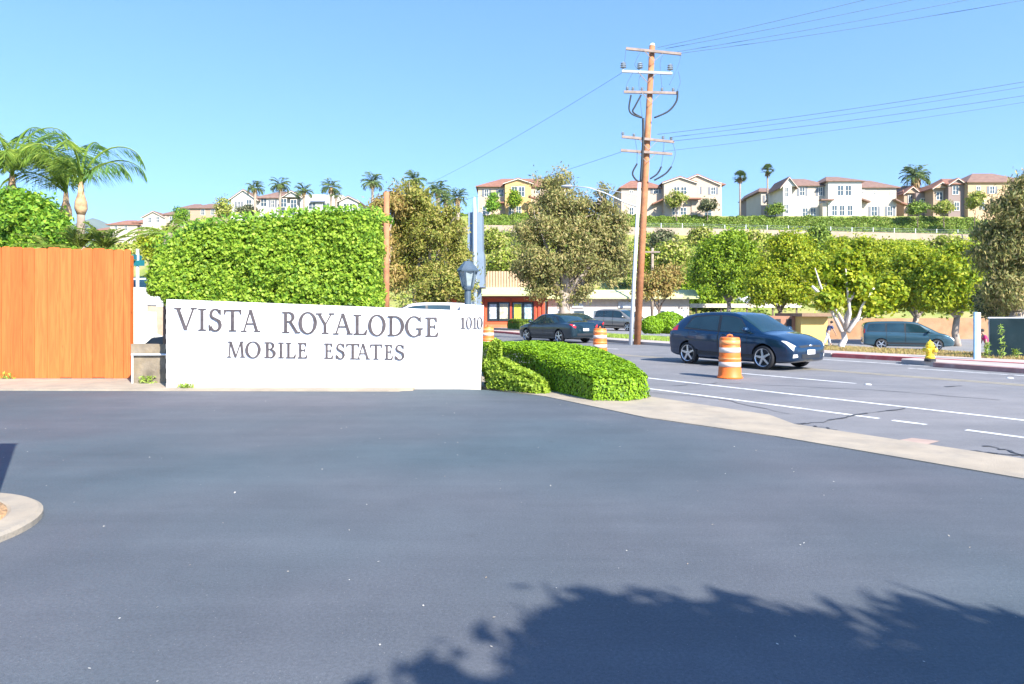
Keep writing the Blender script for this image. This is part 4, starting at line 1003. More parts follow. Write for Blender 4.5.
    mb=MB(); mb.ball((p[0]+.012,0,p[2]+.004),(.03,.075,.03),12,8); mb.build('emblem',M['chrome'],root,world=False,smooth=True)
    mb=MB(); mb.box(xr_-.015,xr_+.03,-.17,.17,.62,.75) if kind!='sedan' else mb.box(xr_-.012,xr_+.03,-.18,.18,.62,.74); mb.build('number_plate',M['plate'],root,world=False)
    mb=MB(); mb.box(xr_-.008,xr_+.06,-.55,.55,st[0][1]-.06,st[0][1]+.05); mb.build('rear_bumper_trim',M['darktrim'],root,world=False)
    if kind=='sedan':
        part('trunk_lid',paint,root,*[cs.patch((1.05,6.0),(2.75,6.0),(2.75,8),(1.05,8),.004,10,8,s_) for s_ in (1,-1)])
    # underbody
    mb=MB(); mb.box(wb[0]-.5,wb[1]+.5,-.55,.55,.2,.34); mb.build('underbody',M['darktrim'],root,world=False)
    # wheels: tyre + rim with five double spokes
    first=None
    for bx in wb:
        for sd in (1,-1):
            c=Vector((bx,sd*(W-.105),wr_))
            if first is None:
                mb=MB(); r=wr_; mb.lathe([(r*.72,-.095),(r*.9,-.105),(r*.98,-.085),(r,-.05),(r,.05),(r*.98,.085),(r*.9,.105),(r*.75,.098),(r*.72,.05)],(0,0,0),36,'Y',False); ty=mb.build('wheel',M['black'],root,world=False,smooth=True); ty.data.set_sharp_from_angle(angle=math.radians(50))
                mb=MB(); mb.lathe([(r*.69,.03),(r*.755,.09),(r*.745,.108),(r*.70,.095),(r*.68,.04)],(0,0,0),36,'Y',False)
                for k in range(5):
                    a=2*PI*k/5+.3
                    ca,sa=math.cos(a),math.sin(a); t_=Vector((-sa,0,ca)); p0=Vector((ca*.03,.082,sa*.03)); p1=Vector((ca*r*.72,.078,sa*r*.72)); dp=Vector((0,.016,0))
                    mb.add([p0-t_*.034-dp,p0+t_*.034-dp,p1+t_*.024-dp,p1-t_*.024-dp,p0-t_*.034+dp,p0+t_*.034+dp,p1+t_*.024+dp,p1-t_*.024+dp],[(0,1,2,3),(4,5,6,7),(0,1,5,4),(1,2,6,5),(2,3,7,6),(3,0,4,7)])
                mb.lathe([(.065,.05),(.062,.092),(.03,.1)],(0,0,0),16,'Y'); rim=mb.build('rim',M['chrome'],ty,world=False)
                mb=MB(); mb.lathe([(r*.73,.0),(r*.73,.02)],(0,0,0),24,'Y'); br=mb.build('brake_disc',M['darktrim'],ty,world=False)
                first=(ty,rim,br); w=ty
            else:
                w=first[0].copy(); COL.objects.link(w); w.parent=root
                for q in first[1:]:
                    c2=q.copy(); COL.objects.link(c2); c2.parent=w
            w.location=c; w.rotation_euler=(0,random.uniform(0,6),0) if sd>0 else (0,random.uniform(0,6),PI)
    return root
def copy_tree(o, parent=None):
    c=o.copy(); COL.objects.link(c)
    if parent is not None: c.parent=parent
    for ch in list(o.children): copy_tree(ch,c)
    return c
def paint(name,c,metal=.35,rough=.28): return mat(name,c,rough,metal=metal,var=.04,scale=2,coat=1.0)
def car(kind,name,label,cat,x,y,z,h,pm,group=None):
    r=empty(name,(x,y,z),label,cat,group,math.atan2(h[1],h[0])); build_car(kind,r,pm); return r
def recolour(o, old, new):
    if o.type=='MESH':
        for s_ in o.material_slots:
            if s_.material==old: s_.link='OBJECT'; s_.material=new
    for ch in o.children: recolour(ch,old,new)
p_blue=paint('deep_blue_paint',(0.002,0.028,0.075),.5); p_teal=paint('dark_teal_paint',(0.005,0.026,0.042),.35); p_van=paint('teal_grey_paint',(0.032,0.085,0.115),.35)
p_silver=paint('warm_silver_paint',(0.33,0.31,0.28),.5); p_white=paint('white_car_paint',(0.72,0.73,0.74),.0); p_navy=paint('navy_paint',(0.015,0.03,0.06),.3)
hatch=car('hatch','hatchback','deep blue five door hatchback driving towards the right behind the traffic barrel','car',6.72,19.95,0,(.56,-.83),p_blue)
sedan=car('sedan','sedan','dark teal sedan driving away on the far side of the street with rear lights visible','car',2.3,35.6,0,(-.56,.83),p_teal)
s2=copy_tree(sedan); s2.location=(3.75,44.0,0.0); s2['label']='dark navy sedan mostly hidden behind the teal sedan, only its tail and roof showing'; recolour(s2,p_teal,p_navy)
van=car('van','minivan','teal grey minivan parked below the dry verge near the yellow hydrant','minivan',25.15,43.6,tz(25.15,43.6)+.02,(.93,-.37),p_van)
v2=copy_tree(van); v2.location=(X_(622,57),57,0); v2.rotation_euler=(0,0,math.atan2(-.80,.60)); v2['label']='warm silver minivan parked facing the street behind the white light pole'; recolour(v2,p_van,p_silver)
v3=copy_tree(van); v3.location=(X_(420,29),29,0.0); v3.rotation_euler=(0,0,math.atan2(-.25,-.97)); v3['label']='white van whose roof and windows just show over the top of the sign wall'; recolour(v3,p_van,p_white)
v3.location.z = Z_(302.5,29)-1.79
v4=copy_tree(van); v4.location=(X_(150,26),26.4,Z_(277,26)-1.79); v4.rotation_euler=(0,0,math.atan2(-.95,.3)); v4['label']='white van parked behind the pillar in the gap left of the tall hedge'; recolour(v4,p_van,p_white)
s3=copy_tree(sedan); s3.location=(X_(753,95),95,tz(X_(753,95),95)); s3.rotation_euler=(0,0,math.atan2(-.2,-.98)); s3['label']='white car parked under the flat carport roof behind the trees'; recolour(s3,p_teal,p_white)

mb=MB(); mb.box(-24,-7.9,23.0,31,-.2,v4.location.z-.005); tag(mb.build('raised_parking',M['lot']),kind='structure')
mb=MB(); mb.box(-7.6,-.6,26.6,31.5,-.2,v3.location.z-.005); tag(mb.build('parking_pad',M['lot']),kind='structure')
# ------------------------------------------------------------------ barrels, hydrant, marker post
def barrel(x,y,label,rz=0,z=0.0):
    r=empty('traffic_barrel',(x,y,z),label,'traffic barrel','orange and white traffic barrels',rz)
    return r
def barrel_parts(r):
    mb=MB(); mb.lathe([(.272,0),(.285,.03),(.275,.06),(.265,.075),(.255,.24),(.25,.245),(.25,.50),(.24,.505),(.235,.74),(.232,.745),(.228,.92),(.21,.955),(.09,.965),(.05,.96)],(0,0,0),36); o=mb.build('body',M['orange'],r,world=False,smooth=True); o.data.set_sharp_from_angle(angle=math.radians(35))
    for z0,z1,r0,m in ((.27,.385,.256,'reflective'),(.43,.50,.2535,'orange_light'),(.60,.72,.2445,'reflective'),(.78,.89,.2365,'orange_light')):
        mb=MB(); mb.lathe([(r0-.012,z0),(r0,z0+.002),(r0-.0045,z1-.002),(r0-.014,z1)],(0,0,0),36); mb.build('reflective_band',M[m],r,world=False,smooth=True)
    mb=MB(); mb.tube([(-.06,0,.955),(-.055,0,1.0),(0,0,1.015),(.055,0,1.0),(.06,0,.955)],.018,8); mb.build('handle',M['orange'],r,world=False,smooth=True)
    mb=MB(); mb.lathe([(.295,0.002),(.302,.025),(.28,.035)],(0,0,0),30); mb.build('base_ring',M['orange'],r,world=False)
b1=barrel(5.12,16.05,'orange and white traffic barrel standing in front of the blue hatchback'); barrel_parts(b1)
b2=copy_tree(b1); b2.location=(X_(600,24.6),24.6,0); b2.rotation_euler=(0,0,1.1); b2['label']='orange and white traffic barrel behind the low hedge beside the teal sedan'
b3=copy_tree(b1); b3.location=(X_(488,27.5),27.5,0); b3.rotation_euler=(0,0,2.0); b3['label']='orange and white traffic barrel half hidden at the right end of the sign wall'
hx,hy=X_(930,19.7),19.7
r=empty('fire_hydrant',(hx,hy,.125),'yellow fire hydrant with a dark base on the pushed out footway','fire hydrant')
mb=MB(); mb.lathe([(.125,.09),(.13,.13),(.105,.16),(.10,.40),(.125,.42),(.125,.45),(.105,.46),(.095,.52),(.06,.565),(.03,.58)],(0,0,0),20); mb.build('body',M['yellow'],r,world=False,smooth=False)
mb=MB(); mb.lathe([(.15,0),(.15,.06),(.115,.09)],(0,0,0),16); mb.build('base',M['darktrim'],r,world=False)
for ang in (2.2,-1.0,-2.5):
    mb=MB(); d=Vector((math.cos(ang),math.sin(ang),0)); mb.tube([d*.08+Vector((0,0,.33)),d*.165+Vector((0,0,.33)),d*.17+Vector((0,0,.33)),d*.19+Vector((0,0,.33))],[.062,.062,.07,.05],12); mb.build('outlet_cap',M['yellow'],r,world=False)
mb=MB(); mb.tube([(0,0,.58),(0,0,.62)],.022,6); mb.build('stem_nut',M['yellow'],r,world=False)
Ym=20.6
r=empty('marker_post',(X_(979,Ym),Ym,.12),'white square post with a pale blue side on the footway beside the dark fence','post')
mb=MB(); mb.box(X_(977.4,Ym),X_(980.8,Ym),Ym,Ym+.05,.1,Z_(312.5,Ym)); mb.build('post',M['white_metal'],r)
mb=MB(); mb.box(X_(975.2,Ym)-.02,X_(977.4,Ym)-.003,Ym-.01,Ym+.06,.1,Z_(312,Ym)); mb.build('side_strip',mat('pale_blue_plastic',(.25,.47,.62),.5),r)
Yd=21.6
r=empty('screened_fence',(X_(1020,Yd),Yd,.1),'dark green screened fence panel at the right edge of the view','fence')
mb=MB(); mb.box(X_(990,Yd),X_(1120,Yd),Yd,Yd+.02,.08,Z_(318.5,Yd)); mb.build('screen',mat('dark_windscreen',(.010,.022,.028),.95,var=.25,scale=1.2,dirt=(.03,.045,.05),dscale=1.5,damount=.4,spec=.1),r)
mb=MB(); mb.tube([(X_(989,Yd),Yd+.05,Z_(318,Yd)),(X_(1120,Yd),Yd+.05,Z_(318,Yd))],.03,8); mb.build('rail',M['steel'],r)
for px in (991,1052,1110):
    mb=MB(); mb.tube([(X_(px,Yd),Yd+.055,0),(X_(px,Yd),Yd+.055,Z_(317.5,Yd))],.035,8); mb.build('post',M['steel'],r)
for i,(px,h) in enumerate(((1001,34),(987,16),(1016,10))):
    Yw=21.2; n=70; t_=rng.uniform(0,1,n); p=np.stack([X_(px,Yw)+rng.normal(0,.06,n)*(1-t_*.6),Yw+rng.normal(0,.06,n),.1+t_*h*Yw/F],1)
    o=link_mesh('weed',quads_mesh('weed',leaf_quads(p,rng.normal(0,1,(n,3)),.13,.035,.8)),M['lawn_leaf']); tag(o,['tall thin weed growing against the dark fence panel','short weed at the foot of the dark fence by the white post','small weed low on the dark fence near the right edge'][i],'weed')

for (px,py,Yw,n,hh,lab) in ((8,379,15.45,60,.14,'small green weed at the foot of the orange fence near the left edge'),(186,391.5,13.6,70,.07,'low weeds along the base of the sign wall under its left lettering'),(146,379,14.5,90,.16,'dry weeds at the foot of the low masonry wall in the gap')):
    p=np.stack([X_(px,Yw)+rng.normal(0,.085,n),Yw+rng.normal(0,.04,n),.04+rng.uniform(0,hh,n)],1)
    tag(link_mesh('weed',quads_mesh('weed',leaf_quads(p,rng.normal(0,1,(n,3)),.09,.025,.8)),M['lawn_leaf']),lab,'weed')
# ------------------------------------------------------------------ people
def skin_body(name,verts,edges,radii,m,parent,sub=2,root_i=0):
    me=bpy.data.meshes.new(name); me.from_pydata(verts,edges,[]); me.update()
    o=bpy.data.objects.new(name,me); COL.objects.link(o)
    md=o.modifiers.new('skin','SKIN')
    for i,rr in enumerate(radii):
        sv=me.skin_vertices[0].data[i]; sv.radius=(rr,rr) if not hasattr(rr,'__len__') else rr; sv.use_root=(i==root_i)
    ms=o.modifiers.new('sub','SUBSURF'); ms.levels=sub; ms.render_levels=sub
    dg=bpy.context.evaluated_depsgraph_get(); nm=bpy.data.meshes.new_from_object(o.evaluated_get(dg)); bpy.data.objects.remove(o)
    nm.materials.clear(); nm.materials.append(m); q=bpy.data.objects.new(name,nm); COL.objects.link(q); q.parent=parent
    nm.polygons.foreach_set('use_smooth',[True]*len(nm.polygons)); return q
M['skin']=mat('skin',(.42,.25,.17),.6,var=.05); M['hair']=mat('dark_hair',(.03,.022,.018),.7,var=.2,scale=30)
def person(loc,rz,label,shirt,pants,lean=.25,stride=.28,bend=0.0,scale=1.0):
    """facing +x before rotation; 1.72 m tall"""
    r=empty('person',loc,label,'person',None,rz)
    L=lean; hip=(0,0,.93); 
    def up(z): return (L*(z-.93)*1.0,0,.93+(z-.93)*math.sqrt(max(.2,1-L*L*.6)))
    V=[hip,up(1.10),up(1.28),up(1.42),up(1.50),]; R=[(.15,.12),(.135,.11),(.16,.12),(.12,.10),(.055,.055)]; E=[(0,1),(1,2),(2,3),(3,4)]
    hd=up(1.62); V+= [ (hd[0]+.02,0,hd[2]-.04),(hd[0]+.03,0,hd[2]+.05),(hd[0]+.02,0,hd[2]+.10)]; R+=[.075,.095,.06]; E+=[(4,5),(5,6),(6,7)]
    V.append((hd[0]+.125,0,hd[2]+.0)); R.append(.018); E.append((6,8))       # nose
    ends={}
    for s_ in (1,-1):
        i=len(V); st=stride*s_
        V+=[(0,.10*s_,.88),(st*.55,.10*s_,.50),(st-.06*(s_<0),.10*s_,.09),(st+.16-.05*(s_<0),.11*s_,.045)]; R+=[.105,.07,.045,.04]; E+=[(0,i),(i,i+1),(i+1,i+2),(i+2,i+3)]
        j=len(V); sh=up(1.40); a=-st*.8
        el=(sh[0]+a*.45+bend*.15,.24*s_,sh[2]-.28); wr=(sh[0]+a*.9+.06+bend*.35,.23*s_,sh[2]-.53+bend*.1); pm=(wr[0]+.02,wr[1],wr[2]-.085)
        V+=[(sh[0],.19*s_,sh[2]),el,wr,pm]; R+=[.062,.046,.03,.036]; E+=[(3,j),(j,j+1),(j+1,j+2),(j+2,j+3)]
        for q,(dx,ln) in enumerate(((-.03,.07),(-.01,.085),(.01,.09),(.03,.075))):
            k=len(V); V+=[(pm[0]+dx,pm[1]-.005*s_,pm[2]-ln*.5),(pm[0]+dx*1.1+.012,pm[1]-.02*s_,pm[2]-ln)]; R+=[.0095,.008]; E+=[(j+3,k),(k,k+1)]
        k=len(V); V+=[(pm[0]+.05,pm[1]-.01*s_,pm[2]+.02),(pm[0]+.075,pm[1]-.02*s_,pm[2]-.02)]; R+=[.012,.009]; E+=[(j+2,k),(k,k+1)]
        ends[s_]=(i,j)
    skin_body('body',V,E,R,M['skin'],r)
    # clothes: slightly larger skins over the same joints
    cv=[V[0],V[1],V[2],V[3]]; cr_=[(.165,.135),(.155,.125),(.175,.135),(.125,.105)]; ce=[(0,1),(1,2),(2,3)]
    for s_ in (1,-1):
        j=ends[s_][1]; k=len(cv); cv+=[V[j],tuple(Vector(V[j]).lerp(Vector(V[j+1]),.7))]; cr_+=[.08,.068]; ce+=[(3,k),(k,k+1)]
    skin_body('shirt',cv,ce,cr_,shirt,r)
    cv=[(0,0,.99),(0,0,.90)]; cr_=[(.165,.135),(.165,.14)]; ce=[(0,1)]
    for s_ in (1,-1):
        i=ends[s_][0]; k=len(cv); cv+=[V[i],V[i+1],tuple(Vector(V[i+1]).lerp(Vector(V[i+2]),.85))]; cr_+=[.118,.088,.07]; ce+=[(1,k),(k,k+1),(k+1,k+2)]
    skin_body('trousers',cv,ce,cr_,pants,r)
    mb=MB(); mb.ball((V[6][0]-.02,0,V[6][2]+.035),(.105,.10,.10),16,10); mb.build('hair',M['hair'],r,world=False,smooth=True)
    mb=MB()
    for s_ in (1,-1): mb.ball((V[6][0]+.088,.036*s_,V[6][2]+.0),.012,8,6)
    mb.build('eye',M['darktrim'],r,world=False)
    mb=MB()
    for s_ in (1,-1):
        i=ends[s_][0]; q=V[i+3]; mb.ball((q[0]-.05,q[1],.045),(.14,.055,.05),12,8)
    mb.build('shoes',M['darktrim'],r,world=False,smooth=True)
    r.scale=(scale,)*3
    return r
yp=48.0; person((X_(827.5,yp),yp,tz(X_(827.5,yp),yp)+.03),.15,'person in a dark blue top and pale trousers walking right under the white barked tree',mat('dark_blue_cloth',(.055,.07,.16),.9),mat('pale_cloth',(.55,.55,.58),.9),lean=.45,stride=.30)
yp=33.0; person((X_(987.5,yp),yp,tz(X_(987.5,yp),yp)+.03),2.8,'person in a bright pink top standing behind the white post and dark fence',mat('pink_cloth',(.55,.03,.13),.9),mat('dark_cloth',(.04,.04,.06),.9),lean=.35,stride=.1,scale=.88)
# ------------------------------------------------------------------ houses on the ridge
def wallm(name,c): return mat(name,c,.9,var=.05,scale=.5,bump=.15,bscale=6)
M['trim']=mat('cream_trim',(.70,.64,.56),.8,var=.04)
M['shutter']=mat('grey_brown_shutter',(.16,.17,.19),.8,var=.1)
def house(name,label,cat,Y,boxes,hips=(),gables=(),wins=(),sheds=(),roof='terracotta',bottom=3.0,group='houses along the ridge',base_z=21.2):
    x0=min(b[0] for b in boxes); x1=max(b[1] for b in boxes)
    r=empty(name,(X_((x0+x1)/2,Y),Y,base_z),label,cat,group)
    for (a,b,yt,yb,dy,D,m) in boxes:
        mb=MB(); mb.box(X_(a,Y),X_(b,Y),Y+dy,Y+dy+D,(Z_(yb,Y)-bottom if a>480 else 2),Z_(yt,Y)); mb.build('wall',m,r)
    for (a,b,ye,yr,dy,D) in hips:
        yr=ye-(ye-yr)*.85
        X0,X1,ze,zr=X_(a,Y)-.5,X_(b,Y)+.5,Z_(ye,Y),Z_(yr,Y+dy+D/2); y0,y1=Y+dy-.5,Y+dy+D+.5; ym=(y0+y1)/2; ins=min((X1-X0)*.35,D*.5)
        mb=MB(); zb=ze-.18
        mb.add([(X0,y0,ze),(X1,y0,ze),(X1,y1,ze),(X0,y1,ze),(X0+ins,ym,zr),(X1-ins,ym,zr),(X0,y0,zb),(X1,y0,zb),(X1,y1,zb),(X0,y1,zb)],
               [(0,1,5,4),(1,2,5),(2,3,4,5),(3,0,4),(6,7,1,0),(7,8,2,1),(8,9,3,2),(9,6,0,3),(9,8,7,6)])
        mb.build('roof',M[roof],r)
    for (a,b,ye,yp,dy,L,m) in gables:
        X0,X1,ze,zp=X_(a,Y),X_(b,Y),Z_(ye,Y),Z_(yp,Y); xm=(X0+X1)/2; y0=Y+dy
        mb=MB(); mb.prism_xz([(X0,ze-.01),(X1,ze-.01),(xm,zp-.06)],y0+.01,y0+L); mb.build('gable_wall',m,r)
        mb=MB(); th=.22; ov=.45; sl=(zp-ze)/(xm-X0)
        e0=ze-ov*sl
        mb.prism_xz([(X0-ov,e0),(xm,zp),(xm,zp+th),(X0-ov,e0+th)],y0-.4,y0+L)
        mb.prism_xz([(X1+ov,e0),(X1+ov,e0+th),(xm+.003,zp+th),(xm+.003,zp)],y0-.4,y0+L); rf=mb.build('roof',M[roof],r)
        mb=MB(); mb.prism_xz([(X0-ov,e0-.12),(xm,zp-.12),(xm,zp-.004),(X0-ov,e0-.004)],y0-.43,y0-.33); mb.prism_xz([(X1+ov,e0-.12),(X1+ov,e0-.004),(xm+.002,zp-.004),(xm+.002,zp-.12)],y0-.43,y0-.33); mb.build('bargeboard',M['trim'],rf)
    for (a,b,ya,yb,dy) in sheds:    # small lower roofs: ya height at a, yb at b
        mb=MB(); mb.prism_xz([(X_(a,Y),Z_(ya,Y)),(X_(b,Y),Z_(yb,Y)),(X_(b,Y),Z_(yb,Y)+.3),(X_(a,Y),Z_(ya,Y)+.3)],Y+dy-1.3,Y+dy-.003); mb.build('roof',M[roof],r)
    for w in wins:
        cx,cy,pw,ph,dy=w[:5]; pw*=1.12; ph*=1.15; sh=len(w)>5 and w[5]
        X0,X1,Z0,Z1=X_(cx-pw/2,Y),X_(cx+pw/2,Y),Z_(cy+ph/2,Y),Z_(cy-ph/2,Y); y=Y+dy
        mb=MB(); t_=.11
        for q in ((X0-t_,X1+t_,Z1,Z1+t_),(X0-t_,X1+t_,Z0-t_,Z0),(X0-t_,X0,Z0,Z1),(X1,X1+t_,Z0,Z1),((X0+X1)/2-.04,(X0+X1)/2+.04,Z0,Z1)):
            mb.box(q[0],q[1],y-.09,y-.004,q[2],q[3])
        mb.box(X0,X1,y-.07,y-.003,(Z0+Z1)/2-.03,(Z0+Z1)/2+.03)
        f=mb.build('window',M['trim'],r)
        mb=MB(); mb.box(X0+.005,X1-.005,y-.04,y-.006,Z0+.005,Z1-.005); mb.build('pane',M['housepane'],f)
        if sh:
            mb=MB(); mb.box(X0-.62,X0-.13,y-.06,y-.004,Z0-.05,Z1+.05); mb.build('shutter',M['shutter'],f); mb=MB(); mb.box(X1+.13,X1+.62,y-.06,y-.004,Z0-.05,Z1+.05); mb.build('shutter',M['shutter'],f)
    return r
cy_=wallm('cream_stucco',(.50,.38,.27)); yel=wallm('ochre_stucco',(.54,.34,.14)); pk=wallm('pinkish_stucco',(.45,.36,.28)); pk2=wallm('peach_stucco',(.47,.36,.27)); wh=wallm('white_stucco_wall',(.56,.535,.49)); crm=wallm('pale_pink_stucco',(.48,.415,.34)); dk=wallm('taupe_stucco',(.24,.18,.16)); tn=wallm('tan_stucco',(.38,.27,.19)); pe=wallm('peach_tan_stucco',(.50,.34,.20))
house('ridge_house','two storey cream and ochre house with red tiled roof left of the tall eucalyptus','house',145,
  [(478,507,185.5,220,0.6,11,cy_),(505,531,183.5,220,-1.0,6,yel),(530,566,187,220,0.4,11,cy_),(528,549,204,220,-2.2,4,yel)],
  hips=[(478,567,186,177.5,.4,11)],gables=[(505,531,184,179.8,-1.0,6,yel),],
  wins=[(486.5,192.5,3.2,6,.6,1),(501,192.5,3.6,6,.6,1),(514.5,192.5,4.6,8,-1),(521.5,192.5,4.6,8,-1),(538,190.5,3.2,4.5,.4,0),(511.5,211.5,4,7,-1),(518.5,211.5,4,7,-1),(486,210,6,7,.6),(541,211,4,6,-2.2),(555,195,4,6,.4,1)],
  sheds=[(528,550,199.5,206.5,-2.2),(497,506,203.5,203.5,.6)])
house('ridge_house','wide pale pink two gabled house behind the wooden utility pole','house',143,
  [(622,664,188,220,.8,11,pk),(663,697,183,220,-1,7,pk),(695,722,182,220,.3,11,pk2),(690,703,202,220,-1.2,3,pk)],
  hips=[(622,664,187,179.5,.8,11),(700,725,183,178,1.5,11)],gables=[(663,694,183.5,178.2,-1,6,pk),(676,719,184,174.8,.3,10,pk2)],
  wins=[(632,191.5,2.6,2.6,.8),(656.5,190,4,4.5,.8,1),(675.5,191.5,4.8,6,-1),(682.5,191.5,4.8,6,-1),(697,190,3.6,6,.3,1),(713.5,190.5,3.6,6,.3,1),(674,212,5,6,-1),(682,212,5,6,-1),(708,212,7,6.5,.3),(632,210.5,3.4,6,.8)],
  sheds=[(652,664,205,199.5,.6),(686,698,201,201,-1.2)])
mb=MB()
r=empty('side_balcony_block',(X_(620,147),147,21.2),'dark slatted balcony block at the left end of the pale pink two gabled house','building','houses along the ridge')
mb.box(X_(619.5,147),X_(624,147),147,153,19,Z_(189,147)); mb.build('wall',dk,r)
for y_ in (196,204,212):
    mb=MB(); mb.box(X_(618.8,147),X_(624.3,147),146.2,146.99,Z_(y_,147),Z_(y_-1.6,147)); mb.build('balcony',M['trim'],r)
house('ridge_house','long white house with brown tiled hip roofs right of the two thin palms','house',145,
  [(792,828,184,220,1.2,11,crm),(827,860,181,220,-.6,12,wh),(859,899,186,220,1,11,crm),(783.5,792,184,220,.2,9,wh),(822,829,203,220,-.3,2,crm)],
  hips=[(790,832,184.5,178,1.2,11),(826,861,181.5,176,-.6,12),(858,900,186.5,179.5,1,11)],gables=[(782,796,186,177.5,.1,8,wh)],
  wins=[(804.5,190.5,4.2,7,1.2,1),(823,190.5,3.2,7,1.2,1),(839,191,4.8,8.5,-.6),(846.8,191,4.8,8.5,-.6),(865.5,191,2,2.6,1),(877.5,192,2,2.6,1),(894,192,2,2.6,1),(807.5,211.5,4.4,7,1.2),(815.5,211.5,4.4,7,1.2),(833,211,4.2,8.5,-.6),(840.5,211,4.2,8.5,-.6),(848.5,211,4.2,8.5,-.6),(876.5,210.5,5,8,1,1),(892.5,210.5,4,8,1,1),(787,192,2.6,8,.2,0),(787,209,2.6,8,.2,0)],
  sheds=[(818,831,201.5,201.5,-.3),(855,870,197.5,202.5,1),(895,901,200,203,1)],roof='brownroof')
house('ridge_house','narrow taupe brown gabled house stepped behind the left end of the long white house','house',160,
  [(761,779,192,220,0,10,crm),(772,783,194,220,-1.5,6,dk)],hips=[(760,782,191.5,187.5,0,10)],gables=[(771,783,195,190,-1.5,6,dk)],
  wins=[(767,199,3,6,0,1),(777,202,3.4,6,-1.5),(777,212,3.4,5,-1.5),(766,211,3,6,0)],roof='brownroof')
house('ridge_house','small dark gabled house just right of the two thin palms','house',168,
  [(752.5,762,195,220,0,9,dk)],gables=[(752,762,195.5,190.5,0,9,dk)],wins=[(757,202,3,5,0,1),(757,212,3,5,0)],roof='brownroof')
house('ridge_house','tan house with a front gable and red tiled roof below the date palm','house',148,
  [(904,918,192,214,0,9,tn),(912,927,194,214,-1.4,8,dk),(922,938,190,214,.4,9,crm)],hips=[(906,938,191,185,.8,9)],gables=[(903,918,193.5,187.5,-.6,9,tn),],
  wins=[(910,199,3.4,6,-.05),(919.5,203,4,6,-1.4),(929,199,3,5,.4,1)],sheds=[(896,905,203,206,.2)],roof='terracotta')
house('ridge_house','brown house with twin gables and green shaded windows left of the peach house','house',143,
  [(935,949,187,214,.6,9,tn),(946,970,184,214,-.8,9,dk)],hips=[(944,974,184.5,177.8,-.8,10)],gables=[(933,949,188,182.5,-.2,9,tn),(946,961,185,180,-1.2,8,dk)],
  wins=[(941,195.5,5,6.5,.6),(953,191,5,7,-.8),(965.5,189,5,8,-.8),(954,207,4,7,-.8),(966,206,4,8,-.8)],roof='terracotta')
house('ridge_house','peach stucco house end behind the right hand grey green tree','house',141,
  [(968,1030,182,214,0,10,pe)],hips=[(968,1030,182,172,0,10)],wins=[(978,190,3,6,0),(992,190,4,6,0,1),(982,205,4,7,0)],roof='brownroof')
house('ridge_house','long white house with side gable and brown roof above the tall hedge','house',160,
  [(231,256,198,222,0,11,wh),(255,302,196,222,1.2,10,wh),(300,342,194.5,222,.2,11,wh),(340,358,200,222,-.6,9,wh)],
  hips=[(254,304,197,190.5,1.2,10),(304,345,201,196,1,10)],gables=[(230,257,199.5,190,0,11,wh),(283,301,197,191.5,-.2,9,wh),(339,359,202,197,-.6,9,wh)],
  wins=[(239,205,2.6,6,0,1),(249,204,4,7,0),(262,201.5,5,7,1.2),(271,203,2.6,6,1.2,1),(284,203,5,7,-.2),(294,204,5,7,-.2),(312,206,6,5,.2),(326,206,6,5,.2),(347,207,4.5,5,-.6),(353,207,4.5,5,-.6)],roof='brownroof')
r=empty('solar_array',(X_(315,158),158,30),'dark blue solar panels on the roof of the long white house over the hedge','solar panels')
mb=MB(); a,b_=X_(308,158),X_(323,158); z0,z1=Z_(201.5,158),Z_(196.2,158); mb.prism_yz([(159.6,z0+.15),(163.4,z1+.15),(163.4,z1+.28),(159.6,z0+.28)],a,b_); mb.build('panel',mat('solar_blue',(.02,.05,.13),.15,var=.2,scale=2),r)
house('ridge_house','tan block house with flat brown roof left of the slim tree at the hedge top','house',180,
  [(190,220,208,232,0,10,tn),(178,192,207,232,2,9,crm)],hips=[(191,222,208,203,0,10),(177,196,207,203.5,2,9)],wins=[(203,212,3,5,0),(213,212,3,5,0),(198,222,3,5,0),(185,213,2.6,5,2)],roof='brownroof')
house('ridge_house','white and tan house with gabled entry, second from the left of the ridge row','house',195,
  [(143,166,216,240,0,10,crm),(163,178,214,240,1,9,pk)],hips=[(160,179,214,210,1,9)],gables=[(143,164,217,211.5,0,10,crm)],wins=[(150,220,2.8,4.5,0),(158,219.5,2.8,4.5,0),(170,219,3,5,1),(151,230,3,5,0)],roof='brownroof')
house('ridge_house','small distant cream house at the left end of the ridge row','house',215,
  [(110,137,224.5,246,0,10,crm),(133,145,222,246,1,8,tn)],hips=[(108,138,224.5,219.5,0,10),(132,146,222,218.5,1,8)],wins=[(116,228,2.5,4,0),(126,228,2.5,4,0),(139,227,2.4,4,1)],roof='terracotta')
house('ridge_house','tiny far off orange roofed house just above the cycads','house',250,
  [(96,110,230,246,0,9,tn)],hips=[(95,111,230,227,0,9)],wins=[(101,233,2,3,0)],roof='terracotta')

# ------------------------------------------------------------------ retaining wall, rail fence and hedge on the ridge
Yw=134.6
mb=MB(); a,b_=X_(395,Yw),X_(980,Yw); mb.prism_xz([(a,14.5),(b_,13.5),(b_,Z_(235.2,Yw)),(X_(700,Yw),Z_(228.8,Yw)),(X_(480,Yw),Z_(225.5,Yw)),(a,Z_(225,Yw))],Yw-.9,Yw)
tag(mb.build('hill_retaining_wall',mat('cream_block',(.37,.29,.22),.95,var=.1,scale=1,bump=.3,bscale=5,dirt=(.36,.30,.22),dscale=.4)),'long cream retaining wall running across the hillside below the houses','retaining wall')
r=empty('wire_fence',(X_(840,134),134,17.5),'low white post and wire fence along the top of the cream retaining wall','fence')
for px in np.arange(640,975,21.2):
    yb=np.interp(px,[480,700,980],[225.5,228.8,235.2]); mb=MB(); mb.box(X_(px,134)-.05,X_(px,134)+.05,133.98,134.12,Z_(yb+.4,134),Z_(yb-5.2,134)); mb.build('post',M['white_metal'],r)
mb=MB()
